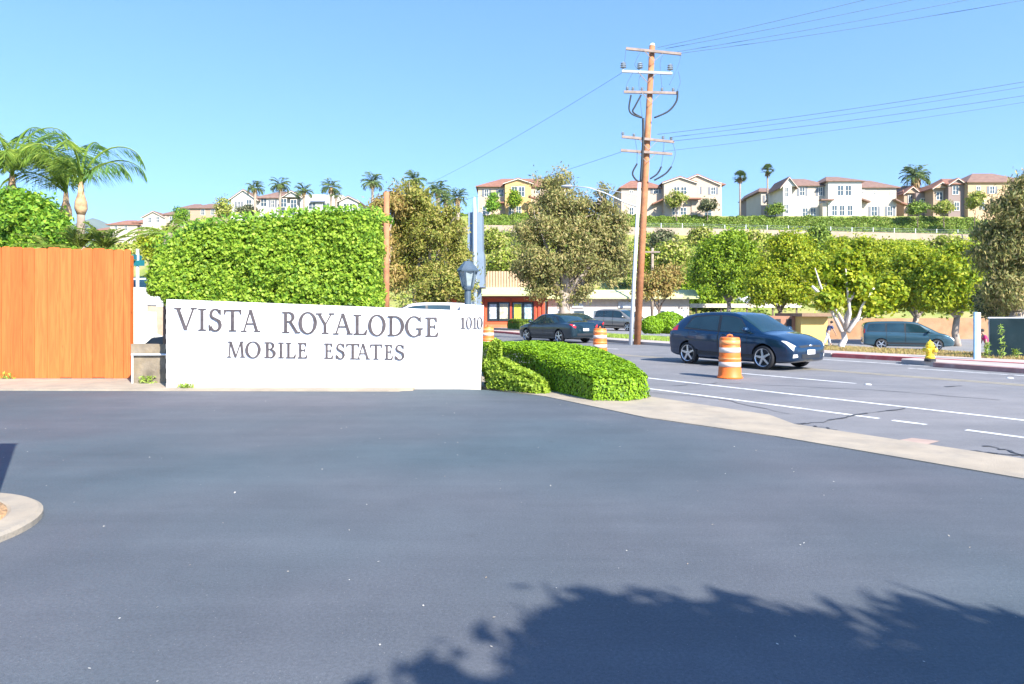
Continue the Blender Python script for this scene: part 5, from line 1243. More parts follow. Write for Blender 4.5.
for k in (1.6,3.2,4.8):
    mb.tube([(X_(640,134.3),134.05,Z_(227.9-k,134)),(X_(700,134.3),134.05,Z_(228.8-k,134)),(X_(974,134.3),134.05,Z_(235.1-k,134))],.02,4)
mb.build('wires',M['steel'],r)
def scatter_leaves(p,o,L,W,rand=.9): return leaf_quads(p,o,L,W,rand,lift=.3)
def ridge_hedge(label,x0,x1,y0,y1,hfun,n,Ln=.4,m='hill_hedge'):
    x=rng.uniform(x0,x1,n); y=rng.uniform(y0,y1,n); g=terrain_z(x,y); hh=hfun(x)*(0.75+.3*np.sin(x*.9)*np.sin(x*.37+1)+.15*np.sin(x*2.7)); e=np.clip(np.minimum(y-y0,y1-y)/.8,0,1)
    z=g+hh*np.sqrt(rng.uniform(.05,1,n))*(.6+.4*e); p=np.stack([x,y,z],1)
    o=link_mesh('ridge_hedge',quads_mesh('ridge_hedge',scatter_leaves(p,np.tile([0,-.5,.6],(n,1)),Ln,Ln*.6)),M[m]); tag(o,label,'hedge'); return o
ridge_hedge('long bushy green hedge below the houses, above the cream retaining wall on the right',X_(640,138),X_(985,138),135.5,141,lambda x:1.15+0*x,26000)
ridge_hedge('green hedge below the cream and ochre house, left of the tall eucalyptus',X_(470,138),X_(640,138),135.5,141,lambda x:1.5+0*x,14000)
ridge_hedge('dull green hedge on the ridge behind the tall clipped hedge',X_(100,150),X_(470,150),146,152,lambda x:1.6+0*x,16000)

# hillside shrubs: uncountable cover
nc=1900; cx=rng.uniform(-34,112,nc); cyy=85+48*rng.uniform(0,1,nc)**.6; sz=rng.uniform(.5,1.7,nc)*np.where(rng.uniform(0,1,nc)>.9,1.6,1)
for nm,mm,lo,hi in (('hillside_shrubs','hill_leaf',0,1250),('hillside_shrubs','hill_hedge',1250,1750),('hillside_scrub','dark_leaf',1750,1900)):
    k=(rng.uniform(40,75,hi-lo)).astype(int); ii=np.repeat(np.arange(lo,hi),k); d=unit(rng.normal(0,1,(len(ii),3))); d[:,2]=np.abs(d[:,2])
    p=np.stack([cx[ii],cyy[ii],terrain_z(cx[ii],cyy[ii])],1)+d*sz[ii][:,None]*rng.uniform(.6,1.1,(len(ii),1))*np.array([1,1,.75])
    tag(link_mesh(nm,quads_mesh(nm,scatter_leaves(p,d,.46,.27)),M[mm]),kind='stuff')

# ------------------------------------------------------------------ buildings across the street
M['pale_green']=mat('pale_green_fascia',(.48,.52,.24),.8,var=.06); M['red_stucco']=mat('red_stucco',(.56,.10,.035),.85,var=.08,scale=1.2,bump=.2,bscale=8)
def ribbed(name,c):
    m,nt,b=new_mat(name); N,Lk=nt.nodes,nt.links; tc=N.new('ShaderNodeTexCoord'); w=N.new('ShaderNodeTexWave'); w.inputs['Scale'].default_value=1.1; w.bands_direction='X'
    Lk.new(tc.outputs['Object'],w.inputs['Vector']); bp=N.new('ShaderNodeBump'); bp.inputs['Distance'].default_value=.12; bp.inputs['Strength'].default_value=.9; Lk.new(w.outputs['Fac'],bp.inputs['Height']); Lk.new(bp.outputs['Normal'],b.inputs['Normal'])
    n=N.new('ShaderNodeTexNoise'); n.inputs['Scale'].default_value=2; Lk.new(tc.outputs['Object'],n.inputs['Vector']); r=N.new('ShaderNodeValToRGB'); r.color_ramp.elements[0].color=[x*.8 for x in c]+[1]; r.color_ramp.elements[1].color=[min(1,x*1.15) for x in c]+[1]; Lk.new(n.outputs['Fac'],r.inputs['Fac']); Lk.new(r.outputs['Color'],b.inputs['Base Color']); b.inputs['Roughness'].default_value=.9
    return m
M['ribbed_tan']=ribbed('tan_barrel_tiles',(.50,.34,.21))
Yr=68.0
r=empty('red_restaurant',(X_(500,Yr),Yr,0),'red stucco shop with a pale green fascia and posters in its windows','shop')
mb=MB(); mb.box(X_(440,Yr),X_(545,Yr),Yr,Yr+10,-.1,Z_(296.3,Yr)); mb.build('wall',M['red_stucco'],r)
mb=MB(); mb.box(X_(438,Yr),X_(546.5,Yr),Yr-.9,Yr-.02,Z_(298.4,Yr),Z_(296.4,Yr)); mb.build('eave',mat('dark_red_trim',(.28,.05,.03),.8),r)
mb=MB(); mb.prism_yz([(Yr-1.3,Z_(296.2,Yr)),(Yr-1.3,Z_(294.6,Yr)),(Yr+.6,Z_(287,Yr)),(Yr+10.5,Z_(287,Yr)),(Yr+10.5,Z_(296.2,Yr))],X_(436,Yr),X_(549,Yr)); mb.build('roof',M['pale_green'],r)
mb=MB(); mb.prism_xz([(X_(482,Yr),Z_(286.9,Yr)),(X_(532,Yr),Z_(286.9,Yr)),(X_(527,Yr),Z_(270,Yr)),(X_(487,Yr),Z_(270,Yr))],Yr+2,Yr+6); mb.build('roof',M['ribbed_tan'],r)
post=[mat('poster_white',(.40,.44,.48),.6,var=.45,scale=5),mat('poster_cream',(.46,.43,.32),.6,var=.5,scale=5),mat('poster_lime',(.42,.46,.05),.6,var=.5,scale=5),mat('poster_blue_white',(.32,.43,.50),.6,var=.5,scale=5)]
for i,(a,b_) in enumerate(((488.5,497.5),(498.8,508.8),(513.2,522.2),(523.6,532.6))):
    mb=MB(); X0,X1,z0,z1=X_(a,Yr),X_(b_,Yr),Z_(320,Yr),Z_(303,Yr); t_=.1
    for q in ((X0-t_,X1+t_,z1,z1+t_),(X0-t_,X1+t_,z0-t_,z0),(X0-t_,X0,z0,z1),(X1,X1+t_,z0,z1)): mb.box(q[0],q[1],Yr-.08,Yr-.003,q[2],q[3])
    f=mb.build('window',M['darktrim'],r); mb=MB(); mb.box(X0+.003,X1-.003,Yr-.04,Yr-.004,z0+.003,z1-.003); mb.build('pane',M['glass'],f)
    mb=MB(); mb.box(X0+.1,X1-.1,Yr-.055,Yr-.042,z0+.12,z1-.1); mb.build('poster',post[i],f)
M['pilaster']=mat('dark_red_pilaster',(.38,.06,.03),.85)
for px in (484,510.9,535,539,543):
    mb=MB(); mb.box(X_(px,Yr)-.09,X_(px,Yr)+.09,Yr-.14,Yr-.003,0,Z_(298.6,Yr)); mb.build('pilaster',M['pilaster'],r)
mb=MB(); mb.box(X_(440,Yr),X_(545,Yr),Yr-.07,Yr-.002,-.1,Z_(324.5,Yr)); mb.build('base_band',mat('salmon_base',(.60,.17,.07),.85),r)
for px in (486,541):
    mb=MB(); mb.ball((X_(px,Yr),Yr-.25,Z_(297,Yr)),.14,12,8); mb.tube([(X_(px,Yr),Yr-.25,Z_(297,Yr)),(X_(px,Yr),Yr-.004,Z_(296,Yr))],.04,6); mb.build('wall_lamp',M['white_metal'],r,smooth=True)
Ys=74.0
r=empty('white_store',(X_(640,Ys),Ys,0),'long low white store with a pale yellow green fascia behind the poles','shop')
mb=MB(); mb.box(X_(548,Ys),X_(689,Ys),Ys,Ys+9,-.2,Z_(301,Ys)); mb.build('wall',M['stucco_white'],r)
mb=MB(); mb.box(X_(548,Ys),X_(689,Ys),Ys-.05,Ys-.002,Z_(309,Ys),Z_(299,Ys)); mb.build('sign_band',mat('greige_band',(.46,.41,.37),.85,var=.08),r)
mb=MB(); mb.prism_yz([(Ys-1.0,Z_(299,Ys)),(Ys-1.0,Z_(297.5,Ys)),(Ys+.8,Z_(289.5,Ys)),(Ys+9.4,Z_(289.5,Ys)),(Ys+9.4,Z_(299,Ys))],X_(546,Ys),X_(697,Ys)); mb.build('roof',mat('yellow_green_roof',(.55,.54,.27),.85,var=.08),r)
for (a,b_) in ((558,566),(574,584),(594,600),(612,622),(660,664),(672,673.5)):
    mb=MB(); X0,X1,z0,z1=X_(a,Ys),X_(b_,Ys),Z_(326,Ys),Z_(311,Ys)
    for q in ((X0-.08,X1+.08,z1,z1+.08),(X0-.08,X0,z0,z1),(X1,X1+.08,z0,z1),(X0-.08,X1+.08,z0-.08,z0)): mb.box(q[0],q[1],Ys-.07,Ys-.003,q[2],q[3])
    f=mb.build('window',M['steel'],r); mb=MB(); mb.box(X0+.003,X1-.003,Ys-.03,Ys-.004,z0+.003,z1-.003); mb.build('pane',M['housepane'],f)
for (a,b_,c) in ((572,583,(.42,.48,.52)),(618,632,(.42,.46,.52))):
    mb=MB(); mb.box(X_(a,Ys),X_(b_,Ys),Ys-.14,Ys-.053,Z_(308,Ys),Z_(301.5,Ys)); mb.build('sign_panel',mat('shop_sign_panel',c,.6,var=.25,scale=4),r)
r=empty('carport',(X_(745,80),80,tz(X_(745,80),80)),'long flat cream carport roof on thin posts behind the round tree','carport')
mb=MB(); mb.box(X_(690,80),X_(802,80),80,86,Z_(307.6,80),Z_(303.6,80)); mb.build('roof',mat('cream_fascia',(.60,.54,.42),.8),r)
for px in (697,722,748,774,798):
    mb=MB(); mb.box(X_(px,80)-.08,X_(px,80)+.08,80.3,80.46,-.2,Z_(307.6,80)-.003); mb.build('post',M['bark_dark'],r)
Yy=50.0
r=empty('yellow_shed',(X_(812,Yy),Yy,-.8),'small pale yellow building with a brown flat roof behind the walking person','building')
mb=MB(); mb.box(X_(801,Yy),X_(827.5,Yy),Yy,Yy+4,-1.1,Z_(316.5,Yy)); mb.build('wall',mat('pale_yellow_stucco',(.66,.46,.14),.85,var=.05),r)
mb=MB(); mb.box(X_(798,Yy),X_(830,Yy),Yy-.7,Yy+4.4,Z_(316.4,Yy),Z_(313.2,Yy)); mb.build('roof',mat('brown_roof_edge',(.25,.16,.10),.85),r)
r=empty('brown_shed',(X_(785,Yy+1),Yy+1,-.5),'red brown building with dark doors left of the pale yellow building','building')
mb=MB(); mb.box(X_(768,Yy+1),X_(800.6,Yy+1),Yy+1,Yy+5,-.9,Z_(316,Yy+1)); mb.build('wall',mat('brick_brown',(.32,.16,.10),.9,var=.15,scale=3),r)
for px in (778,789):
    mb=MB(); mb.box(X_(px-2.5,Yy+1),X_(px+2.5,Yy+1),Yy+.95,Yy+.997,-.8,Z_(319,Yy+1)); mb.build('door',M['darktrim'],r)
mb=MB(); Yb=60.5
mb.prism_xz([(X_(740,Yb),-1.4),(X_(1100,Yb),-1.4),(X_(1100,Yb),Z_(317,Yb)),(X_(960,Yb),Z_(318,Yb)),(X_(830,Yb),Z_(318.5,Yb)),(X_(740,Yb),Z_(316,Yb))],Yb,Yb+.4)
tag(mb.build('lot_retaining_wall',mat('tan_block',(.34,.19,.10),.95,var=.16,scale=1.6,bump=.3,bscale=6,dirt=(.38,.27,.17),dscale=.7)),'tan brown block wall behind the teal grey minivan','retaining wall')

# ------------------------------------------------------------------ trees
def T_(label,base_px,Y,blobs,lm,tm,r0,name='tree',cat='tree',z=None,group=None,dj=.8,**kw):
    x=X_(base_px,Y); z=tz(x,Y) if z is None else z
    return tree(name,label,cat,(x,Y,z),pix_blobs(Y,blobs,1.0,dj),M[lm],M[tm],r0,group=group,**kw)
E=dict(L=.26,W=.095,droop=.35)
T_('tall grey green eucalyptus with drooping foliage between the two shops',561,51,[(552,188,20,22),(540,230,26,24),(572,220,30,26),(604,205,12,22),(610,238,20,26),(536,262,22,26),(567,262,26,24),(596,270,22,24),(545,290,18,16),(585,292,18,13),(618,262,14,20),(556,208,18,22),(588,240,22,24),(582,216,14,18),(602,250,20,24),(530,272,20,18)],'euc_leaf','bark',.45,'eucalyptus_tree',nclump=620,per=95,crad=.55,shell=(.3,1.08),twigs=34,**E)
T_('olive green eucalyptus right of the bare wooden pole, its top touching the palm crowns',425,44,[(412,200,18,20),(404,232,18,28),(430,236,22,28),(448,230,16,24),(408,272,18,26),(434,280,24,22),(458,262,14,26),(420,212,16,16)],'euc_olive','bark',.3,'eucalyptus_tree',nclump=470,per=85,crad=.48,shell=(.3,1.08),twigs=24,L=.22,W=.085,droop=.35)
T_('rust tinged thin tree immediately behind the bare wooden pole',384,42,[(376,214,12,18),(396,206,10,18),(384,245,14,24),(392,276,14,20),(374,272,10,20)],'euc_rust','bark',.22,'eucalyptus_tree',nclump=230,per=48,crad=.45,shell=(.35,1),twigs=10,L=.28,W=.09,droop=.35)
T_('sparse olive shrub tree between the lantern and the wooden pole, low behind the sign wall',450,38,[(450,285,16,16),(432,294,16,12),(466,292,8,12)],'euc_olive','bark_dark',.14,'shrub_tree',nclump=170,per=50,crad=.4,L=.2,W=.09)
T_('small reddish tree in front of the long white store',660,63,[(658,285,16,16),(672,278,10,12),(644,288,10,14)],'euc_rust','bark_dark',.16,'small_tree',nclump=150,per=42,crad=.6,L=.3,W=.14)
T_('round headed bright green tree with one trunk left of the ficus trees',729,73,[(722,266,24,22),(708,272,15,16),(746,278,14,16),(730,246,19,13),(733,288,20,12),(743,258,15,14),(714,252,12,11)],'round_leaf','bark',.26,'round_tree',nclump=420,per=105,crad=.75,L=.30,W=.18,shell=(.45,1.08))
kw=dict(L=.25,W=.15,crad=.62)
T_('yellow green ficus tree right of the round headed tree, above the red brown building',779,60,[(776,282,24,22),(795,262,24,22),(765,292,18,16),(792,292,20,14),(786,246,16,10)],'ficus_leaf','bark_dark',.22,'ficus_tree',nclump=400,per=92,shell=(.35,1.12),twigs=10,**kw)
T_('yellow green ficus tree rising behind the white barked tree',868,62,[(866,262,26,20),(842,270,20,20),(892,268,22,22),(874,288,26,16)],'ficus_leaf','bark_dark',.22,'ficus_tree',nclump=430,per=92,shell=(.35,1.12),twigs=10,**kw)
T_('yellow green ficus tree just behind the teal grey minivan',917,52,[(914,284,24,20),(898,296,18,14),(934,292,20,18),(916,264,20,12)],'ficus_leaf','bark',.24,'ficus_tree',nclump=400,per=92,shell=(.35,1.12),twigs=10,**kw)
T_('wide yellow green ficus tree beside the white marker post',957,48,[(955,278,26,22),(972,292,20,20),(940,298,18,14),(962,258,16,12)],'ficus_leaf','bark',.24,'ficus_tree',nclump=400,per=92,shell=(.35,1.12),twigs=10,**kw)
tb=(X_(842,27.2),27.2,.1)
r=tree('white_barked_tree','white barked tree with bare forked limbs standing on the dry verge','tree',tb,pix_blobs(27.2,[(828,300,14,10),(868,306,18,13),(852,286,20,14),(820,276,10,12),(888,292,14,14),(848,262,12,10)],1.0,.7),M['ficus_leaf'],M['bark_white'],.12,fork=.34,nclump=300,per=40,crad=.26,L=.19,W=.13,shell=(.4,1.0),twigs=6)
mb=MB()
for pts in ([(842,332),(834,316),(826,300),(820,284),(815,268)],[(845,330),(850,314),(848,296),(846,275),(845,258)],[(848,332),(858,318),(862,306),(874,288)],[(826,300),(818,292),(812,286)],[(849,300),(858,288),(862,274)]):
    mb.tube([P(a,b,27.1+random.uniform(-.15,.15)) for a,b in pts],[.085,.065,.05,.035,.015][:len(pts)],8)
mb.build('bare_limb',M['bark_white'],r,smooth=True)
T_('large grey green pepper tree with pale bare branches at the right edge',1016,33,[(1022,216,26,30),(1000,250,26,30),(1032,256,30,36),(1008,290,22,28),(1030,300,26,26),(1046,215,26,30),(1030,188,18,14)],'euc_leaf','bark',.38,'pepper_tree',nclump=760,per=62,crad=.5,shell=(.4,1.0),twigs=34,L=.24,W=.07,droop=.5)
T_('dark green shaded tree low behind the screened fence at the right edge',1012,36,[(1004,298,18,20),(1024,290,20,24),(990,306,10,14)],'dark_leaf','bark_dark',.16,'shade_tree',nclump=300,per=50,crad=.4,L=.2,W=.1)
# trees higher on the slope
hs=[(672,255,16,12,96,'hill_leaf','olive bush tree on the slope just left of the round headed tree'),(690,292,18,14,90,'round_leaf','dark green bush tree below left of the round headed tree'),(712,300,14,8,84,'round_leaf','green bush under the round headed tree beside the carport'),(752,248,18,18,100,'hill_leaf','pale olive tree on the slope between the round tree and the ficus trees'),(818,240,14,12,118,'hill_hedge','dense dark green bush high on the slope under the retaining wall'),(838,252,16,12,108,'ficus_leaf','yellow green bush tree on the slope above the white barked tree'),(910,252,16,10,105,'ficus_leaf','yellow green bush tree high above the minivan'),(945,246,14,9,112,'hill_leaf','olive bush just below the right end of the cream retaining wall'),(505,262,14,10,104,'hill_leaf','light olive bush on the slope right of the pylon sign'),(492,240,10,9,122,'hill_leaf','small olive bush under the retaining wall right of the pylon sign'),(640,262,12,14,98,'ficus_leaf','yellow green bush tree on the slope behind the utility pole'),(700,236,9,7,126,'hill_leaf','small pale tree close under the retaining wall above the round headed tree'),(663,240,10,8,124,'dark_leaf','dull olive bush under the retaining wall right of the utility pole'),(985,232,9,8,125,'hill_hedge','dark bush at the right end of the cream retaining wall')]
for (px,py,rx,ry,Y,lm,lab) in hs:
    T_(lab,px,Y,[(px,py,rx,ry),(px-rx*.5,py+ry*.4,rx*.7,ry*.7),(px+rx*.5,py+ry*.3,rx*.7,ry*.75)],lm,'bark_dark',.16,'slope_tree',group='bush trees on the hillside',nclump=110,per=45,crad=.8,L=.5,W=.3)
# garden trees in front of the houses
for (px,py,rx,ry,Y,lm,lab) in [(493,203,6,9,140,'citrus_leaf','young light green tree in front of the cream wall of the ochre house'),(515,199,6,9,140,'round_leaf','young blue green tree before the double window of the ochre house'),(677,199,12,7,139,'hill_leaf','bare looking yellowish tree before the pale pink house'),(708,205,9,5,139,'dark_leaf','dusky small tree before the right end of the pale pink house'),(776,209,8,5,141,'hill_hedge','dark shrub before the taupe gabled house'),(918,208,10,5,138,'hill_hedge','green shrub before the tan gabled house'),(944,207,9,5,138,'hill_leaf','olive shrub before the twin gabled brown house'),(975,200,8,8,132,'hill_leaf','olive tree before the peach house'),(181,216,7,10,165,'citrus_leaf','slim bright green tree between the tan and white houses on the left ridge'),(224,208,9,11,152,'hill_leaf','light green tree at the left gable of the long white house'),(248,211,12,5,150,'dark_leaf','grey shrub before the left gable of the long white house'),(170,234,20,7,120,'hill_leaf','olive shrub mass above the left end of the tall hedge')]:
    T_(lab,px,Y,[(px,py,rx,ry),(px-rx*.3,py+ry*.5,rx*.7,ry*.6)],lm,'bark_dark',.12,'garden_tree',nclump=70,per=36,crad=.7,L=.42,W=.26,shell=(.3,1))
for (px,py,rx,ry,Y,lm,lab) in [(122,252,16,9,95,'hill_leaf','olive scrub tree under the distant cream house, over the right end of the fence'),(150,244,16,9,110,'ficus_leaf','yellow green scrub tree directly above the street name sign'),(188,234,16,9,115,'hill_hedge','dark green scrub tree between the tan ridge house and the tall hedge'),(100,250,12,8,88,'hill_hedge','green scrub tree behind the second cycad'),(205,226,14,7,125,'hill_leaf','pale olive scrub tree below the flat brown roof')]:
    T_(lab,px,Y,[(px,py,rx,ry),(px-rx*.6,py+ry*.5,rx*.7,ry*.8),(px+rx*.6,py+ry*.5,rx*.7,ry*.8),(px,py+ry,rx,ry)],lm,'bark_dark',.14,'scrub_tree',group='scrub trees below the left ridge',nclump=170,per=42,crad=.7,L=.42,W=.26,shell=(.3,1))
# round bushes
for (px,py,rx,ry,lab) in [(668,324,17,12,'large clipped round bush behind the wooden utility pole'),(652,326,11,9.5,'smaller clipped round bush just right of the wooden utility pole, touching the larger one')]:
    Y=42 if rx>12 else 41; s=Y/F; c=P(px,py,Y); n=9000; d=unit(rng.normal(0,1,(n,3))); d[:,2]=np.where(d[:,2]<-.75,-d[:,2],d[:,2]); p=np.array(c)+d*np.array([rx*s,rx*s,ry*s])*(1+.05*fnoise(d*3))[:,None]*rng.uniform(.88,1.02,(n,1))
    p[:,2]=np.maximum(p[:,2],-.05)
    r=empty('round_bush',(c.x,c.y,0),lab,'bush','clipped round bushes'); link_mesh('foliage',quads_mesh('foliage',leaf_quads(p,d,.13,.08,.7,lift=.3)),M['box_leaf'],r)
    mb=MB(); mb.ball(c,(rx*s*.84,rx*s*.84,ry*s*.84),16,10); mb.build('branches',M['twigs'],r)
hedge_poly('parking_hedge','short clipped dark hedge in front of the red shop','hedge',[(X_(508,62),62),(X_(533,62),62),(X_(533,63.2),63.2),(X_(508,63.2),63.2)],lambda x,y:0.85+0*x,3500,2500,.16,.1,M['hill_hedge'],rand=.9)
# citrus bush behind the fence
T_('bright green citrus tree rising above the left end of the orange fence',25,19,[(8,222,28,28),(34,226,26,26),(52,234,14,16),(20,206,20,12),(4,250,26,20),(44,250,24,16)],'citrus_leaf','bark',.12,'citrus_tree',z=0,nclump=900,per=46,crad=.22,L=.125,W=.075)
# the street tree behind the camera that throws the foreground shadow
cc=(4.42,-2.55,4.12)
tree('shade_tree','leafy street tree standing behind the viewpoint, casting the dark foreground shadow','tree',(4.7,-2.9,0),[(cc[0],cc[1],cc[2],1.3,1.3,1.2),(cc[0]-.8,cc[1]+.1,cc[2]+.1,.72,.72,.6),(cc[0]+.6,cc[1]-.1,cc[2]-.1,.8,.8,.75),(cc[0]-.05,cc[1]+.05,cc[2]+.72,.62,.62,.5),(cc[0]+1.15,cc[1]+.4,cc[2]-.15,.8,.8,.8),(cc[0]+2.0,cc[1]+.3,cc[2]-.4,.7,.7,.7)],M['dark_leaf'],M['bark_dark'],.14,nclump=620,per=60,crad=.24,L=.22,W=.085,shell=(.0,.9))

# ------------------------------------------------------------------ palms
def frond(base,az,el,Lf,droop,nleaf,ll,lw,hang,quads,rach,twist=0):
    """feathered palm leaf: arching rachis with leaflets both sides"""
    d=np.array([math.cos(az)*math.cos(el),math.sin(az)*math.cos(el),math.sin(el)]); h=np.array([math.cos(az),math.sin(az),0]); pts=[]; p=np.array(base,float); ang=el; n=14
    for i in range(n+1):
        pts.append(p.copy()); ang-=droop/n*(0.15+1.75*i/n); p=p+(h*math.cos(ang)+np.array([0,0,math.sin(ang)]))*Lf/n
    pts=np.array(pts); rach.tube([Vector(q) for q in pts],[.035*(1-.85*i/n)*Lf/2.2+.004 for i in range(n+1)],5)
    side=np.array([-math.sin(az),math.cos(az),0]); ts=np.linspace(.14,1,nleaf)
    for sd in (1,-1):
        for t_ in ts:
            x=t_*n; i=min(int(x),n-1); b=pts[i]+(pts[i+1]-pts[i])*(x-i); tg=pts[i+1]-pts[i]; tg/=np.linalg.norm(tg)
            l=ll*(0.45+.75*math.sin(PI*min(1,.15+t_*.82)))*rng.uniform(.85,1.15)
            dr=sd*side*rng.uniform(.7,1)+tg*rng.uniform(.45,.8)+np.array([0,0,-hang*rng.uniform(.6,1.3)]); dr/=np.linalg.norm(dr)
            w=np.cross(dr,tg+rng.normal(0,.3,3)); w/=max(np.linalg.norm(w),1e-6); w=w*lw
            m1=b+dr*l*.5; e=b+dr*l+np.array([0,0,-.12*l*hang])
            quads.append([b-w*.4,m1-w,e,m1+w])
def feather_palm(name,label,base,top,fr,r0,mats,shaft=True,group=None):
    r=empty(name,base,label,'palm',group); base,top=Vector(base),Vector(top); mb=MB()
    n=10; pts=[base.lerp(top,i/n) for i in range(n+1)]; mb.tube(pts,[r0*(1.15-.3*i/n) for i in range(n+1)],12); mb.build('trunk',M['palmbark'],r,smooth=True)
    if shaft:
        mb=MB(); b=top-Vector((0,0,.1)); mb.tube([b+Vector((0,0,-.15)),b+Vector((0,0,.05)),b+Vector((0,0,.25)),b+Vector((0,0,.5)),b+Vector((.0,0,.95))],[r0*.85,r0*1.4,r0*1.3,r0*.72,r0*.4],12); mb.build('boot',M['palmshaft'],r,smooth=True)
        mb=MB()
        for k in range(0):
            a=random.uniform(0,6.28); q=b+Vector((math.cos(a)*r0*1.5,math.sin(a)*r0*1.5,random.uniform(-.05,.3))); mb.bar(q,q+Vector((math.cos(a)*.12,math.sin(a)*.12,random.uniform(.1,.35))),.05,.02)
    org=top+Vector((0,0,.75 if shaft else 0)); byM={}
    for f in fr:
        mm=f.get('m',mats[0]); q,ra=byM.setdefault(mm,([],MB())); frond(org+Vector((0,0,random.uniform(-.15,.15))),f['az'],f['el'],f['L']*1.14,f['d'],f.get('n',34),f.get('ll',.45),f.get('lw',.018),f.get('h',.8),q,ra)
    for mm,(q,ra) in byM.items():
        fo=link_mesh('fronds',quads_mesh('fronds',np.array(q)),M[mm],r); ra.build('leaf_stem',M['palm_yellow'],fo)
    return r
def queen(label,px,Y,pytop,fr,base_px=None):
    return feather_palm('queen_palm',label,(X_(base_px or px,Y),Y,0),(X_(px,Y),Y,Z_(pytop,Y)),fr,.13,['palm_leaf'],group='queen palms behind the orange fence')
Yq2=21.0
def fr(az,el,L,d,m='palm_leaf',h=.75,ll=.56,n=58,lw=.0135): return dict(az=math.radians(az),el=math.radians(el),L=L,d=d,m=m,h=h,ll=ll,n=n,lw=lw)
queen('nearest queen palm with a bulging trunk top and fronds arching right',81,Yq2,207,[fr(6,72,2.3,2.5,h=.9),fr(-14,38,1.75,1.7,h=1.3),fr(28,60,2.0,2.2,h=.9),fr(168,84,2.3,2.4,h=.8),fr(100,80,2.2,2.0),fr(-75,76,1.9,2.1,'palm_yellow'),fr(205,70,1.9,2.2,'palm_yellow'),fr(-130,64,1.7,2.1,'palm_yellow'),fr(140,66,1.9,2.2)],base_px=80)
queen('second queen palm just left of and behind the nearest one, crown leaning left',66,22.6,214,[fr(178,84,2.6,1.9,'palm_yellow'),fr(150,76,2.5,1.9,'palm_yellow'),fr(195,70,2.4,2.0,'palm_yellow'),fr(-150,76,2.4,1.9,'palm_yellow'),fr(90,80,2.2,1.9),fr(-60,66,2.1,2.2,'palm_yellow'),fr(180,60,2.3,1.9,'palm_yellow'),fr(185,45,2.0,1.8,'palm_yellow'),fr(240,52,1.9,1.9,'palm_yellow'),fr(120,56,2.0,2.0,'palm_yellow'),fr(170,68,2.4,2.2,'palm_yellow'),fr(-100,62,2.1,2.1,'palm_yellow')],base_px=69)
queen('leftmost queen palm with its crown cut by the frame edge above the citrus tree',12,22.0,196,[fr(0,76,2.3,2.1),fr(20,66,2.3,2.2),fr(165,76,2.3,2.0),fr(-160,66,2.2,2.1),fr(90,84,2.3,1.6),fr(-90,72,2.1,2.0,'palm_yellow'),fr(-30,62,2.1,2.2,'palm_yellow'),fr(200,50,2.0,2.0,'palm_yellow'),fr(130,56,2.1,2.1),fr(12,46,1.9,2.0,'palm_yellow'),fr(-60,50,1.9,2.1,'palm_yellow'),fr(40,56,2.0,2.1)],base_px=14)
def cycad(name,label,px,py,Y,n,L,el0,el1,m='cycad_leaf'):
    c=P(px,py,Y); r=empty(name,(c.x,c.y,0),label,'plant'); mb=MB(); mb.tube([(c.x,c.y,0),(c.x,c.y,c.z)],[.16,.14],10); mb.build('stem',M['palmbark'],r,smooth=True)
    q,ra=[],MB()
    for i in range(n): frond(c,2*PI*i/n+random.uniform(-.2,.2),math.radians(random.uniform(el0,el1)),L*random.uniform(.8,1.15),random.uniform(.8,1.3),26,.15,.012,.1,q,ra)
    fo=link_mesh('fronds',quads_mesh('fronds',np.array(q)),M[m],r); ra.build('leaf_stem',M['cycad_leaf'],fo)
cycad('cycad','stiff spiky cycad peeking over the orange fence right of the palm trunks',80,250,16.6,16,.68,52,88)
cycad('cycad','second spiky cycad peeking over the orange fence, nearer its right end',104,250,16.6,16,.68,48,88)
cycad('cycad','brownish low cycad fronds over the fence under the citrus tree',48,250,16.4,12,.75,20,55)
c=P(168,233,17.0); r=empty('arching_frond_palm',(c.x,c.y,0),'low palm with long arching fronds across the gap between fence and hedge','palm'); mb=MB(); mb.tube([(c.x,c.y,0),(c.x,c.y,c.z)],[.12,.1],8); mb.build('stem',M['palmbark'],r)
q,ra=[],MB()
for az,el,L,d in ((182,8,1.25,.65),(170,22,1.1,.9),(200,0,1.0,.7),(30,50,.8,1.2),(90,60,.8,1.2)): frond(c,math.radians(az),math.radians(el),L,d,30,.17,.014,.5,q,ra)
fo=link_mesh('fronds',quads_mesh('fronds',np.array(q)),M['cycad_leaf'],r); ra.build('leaf_stem',M['palm_yellow'],fo)

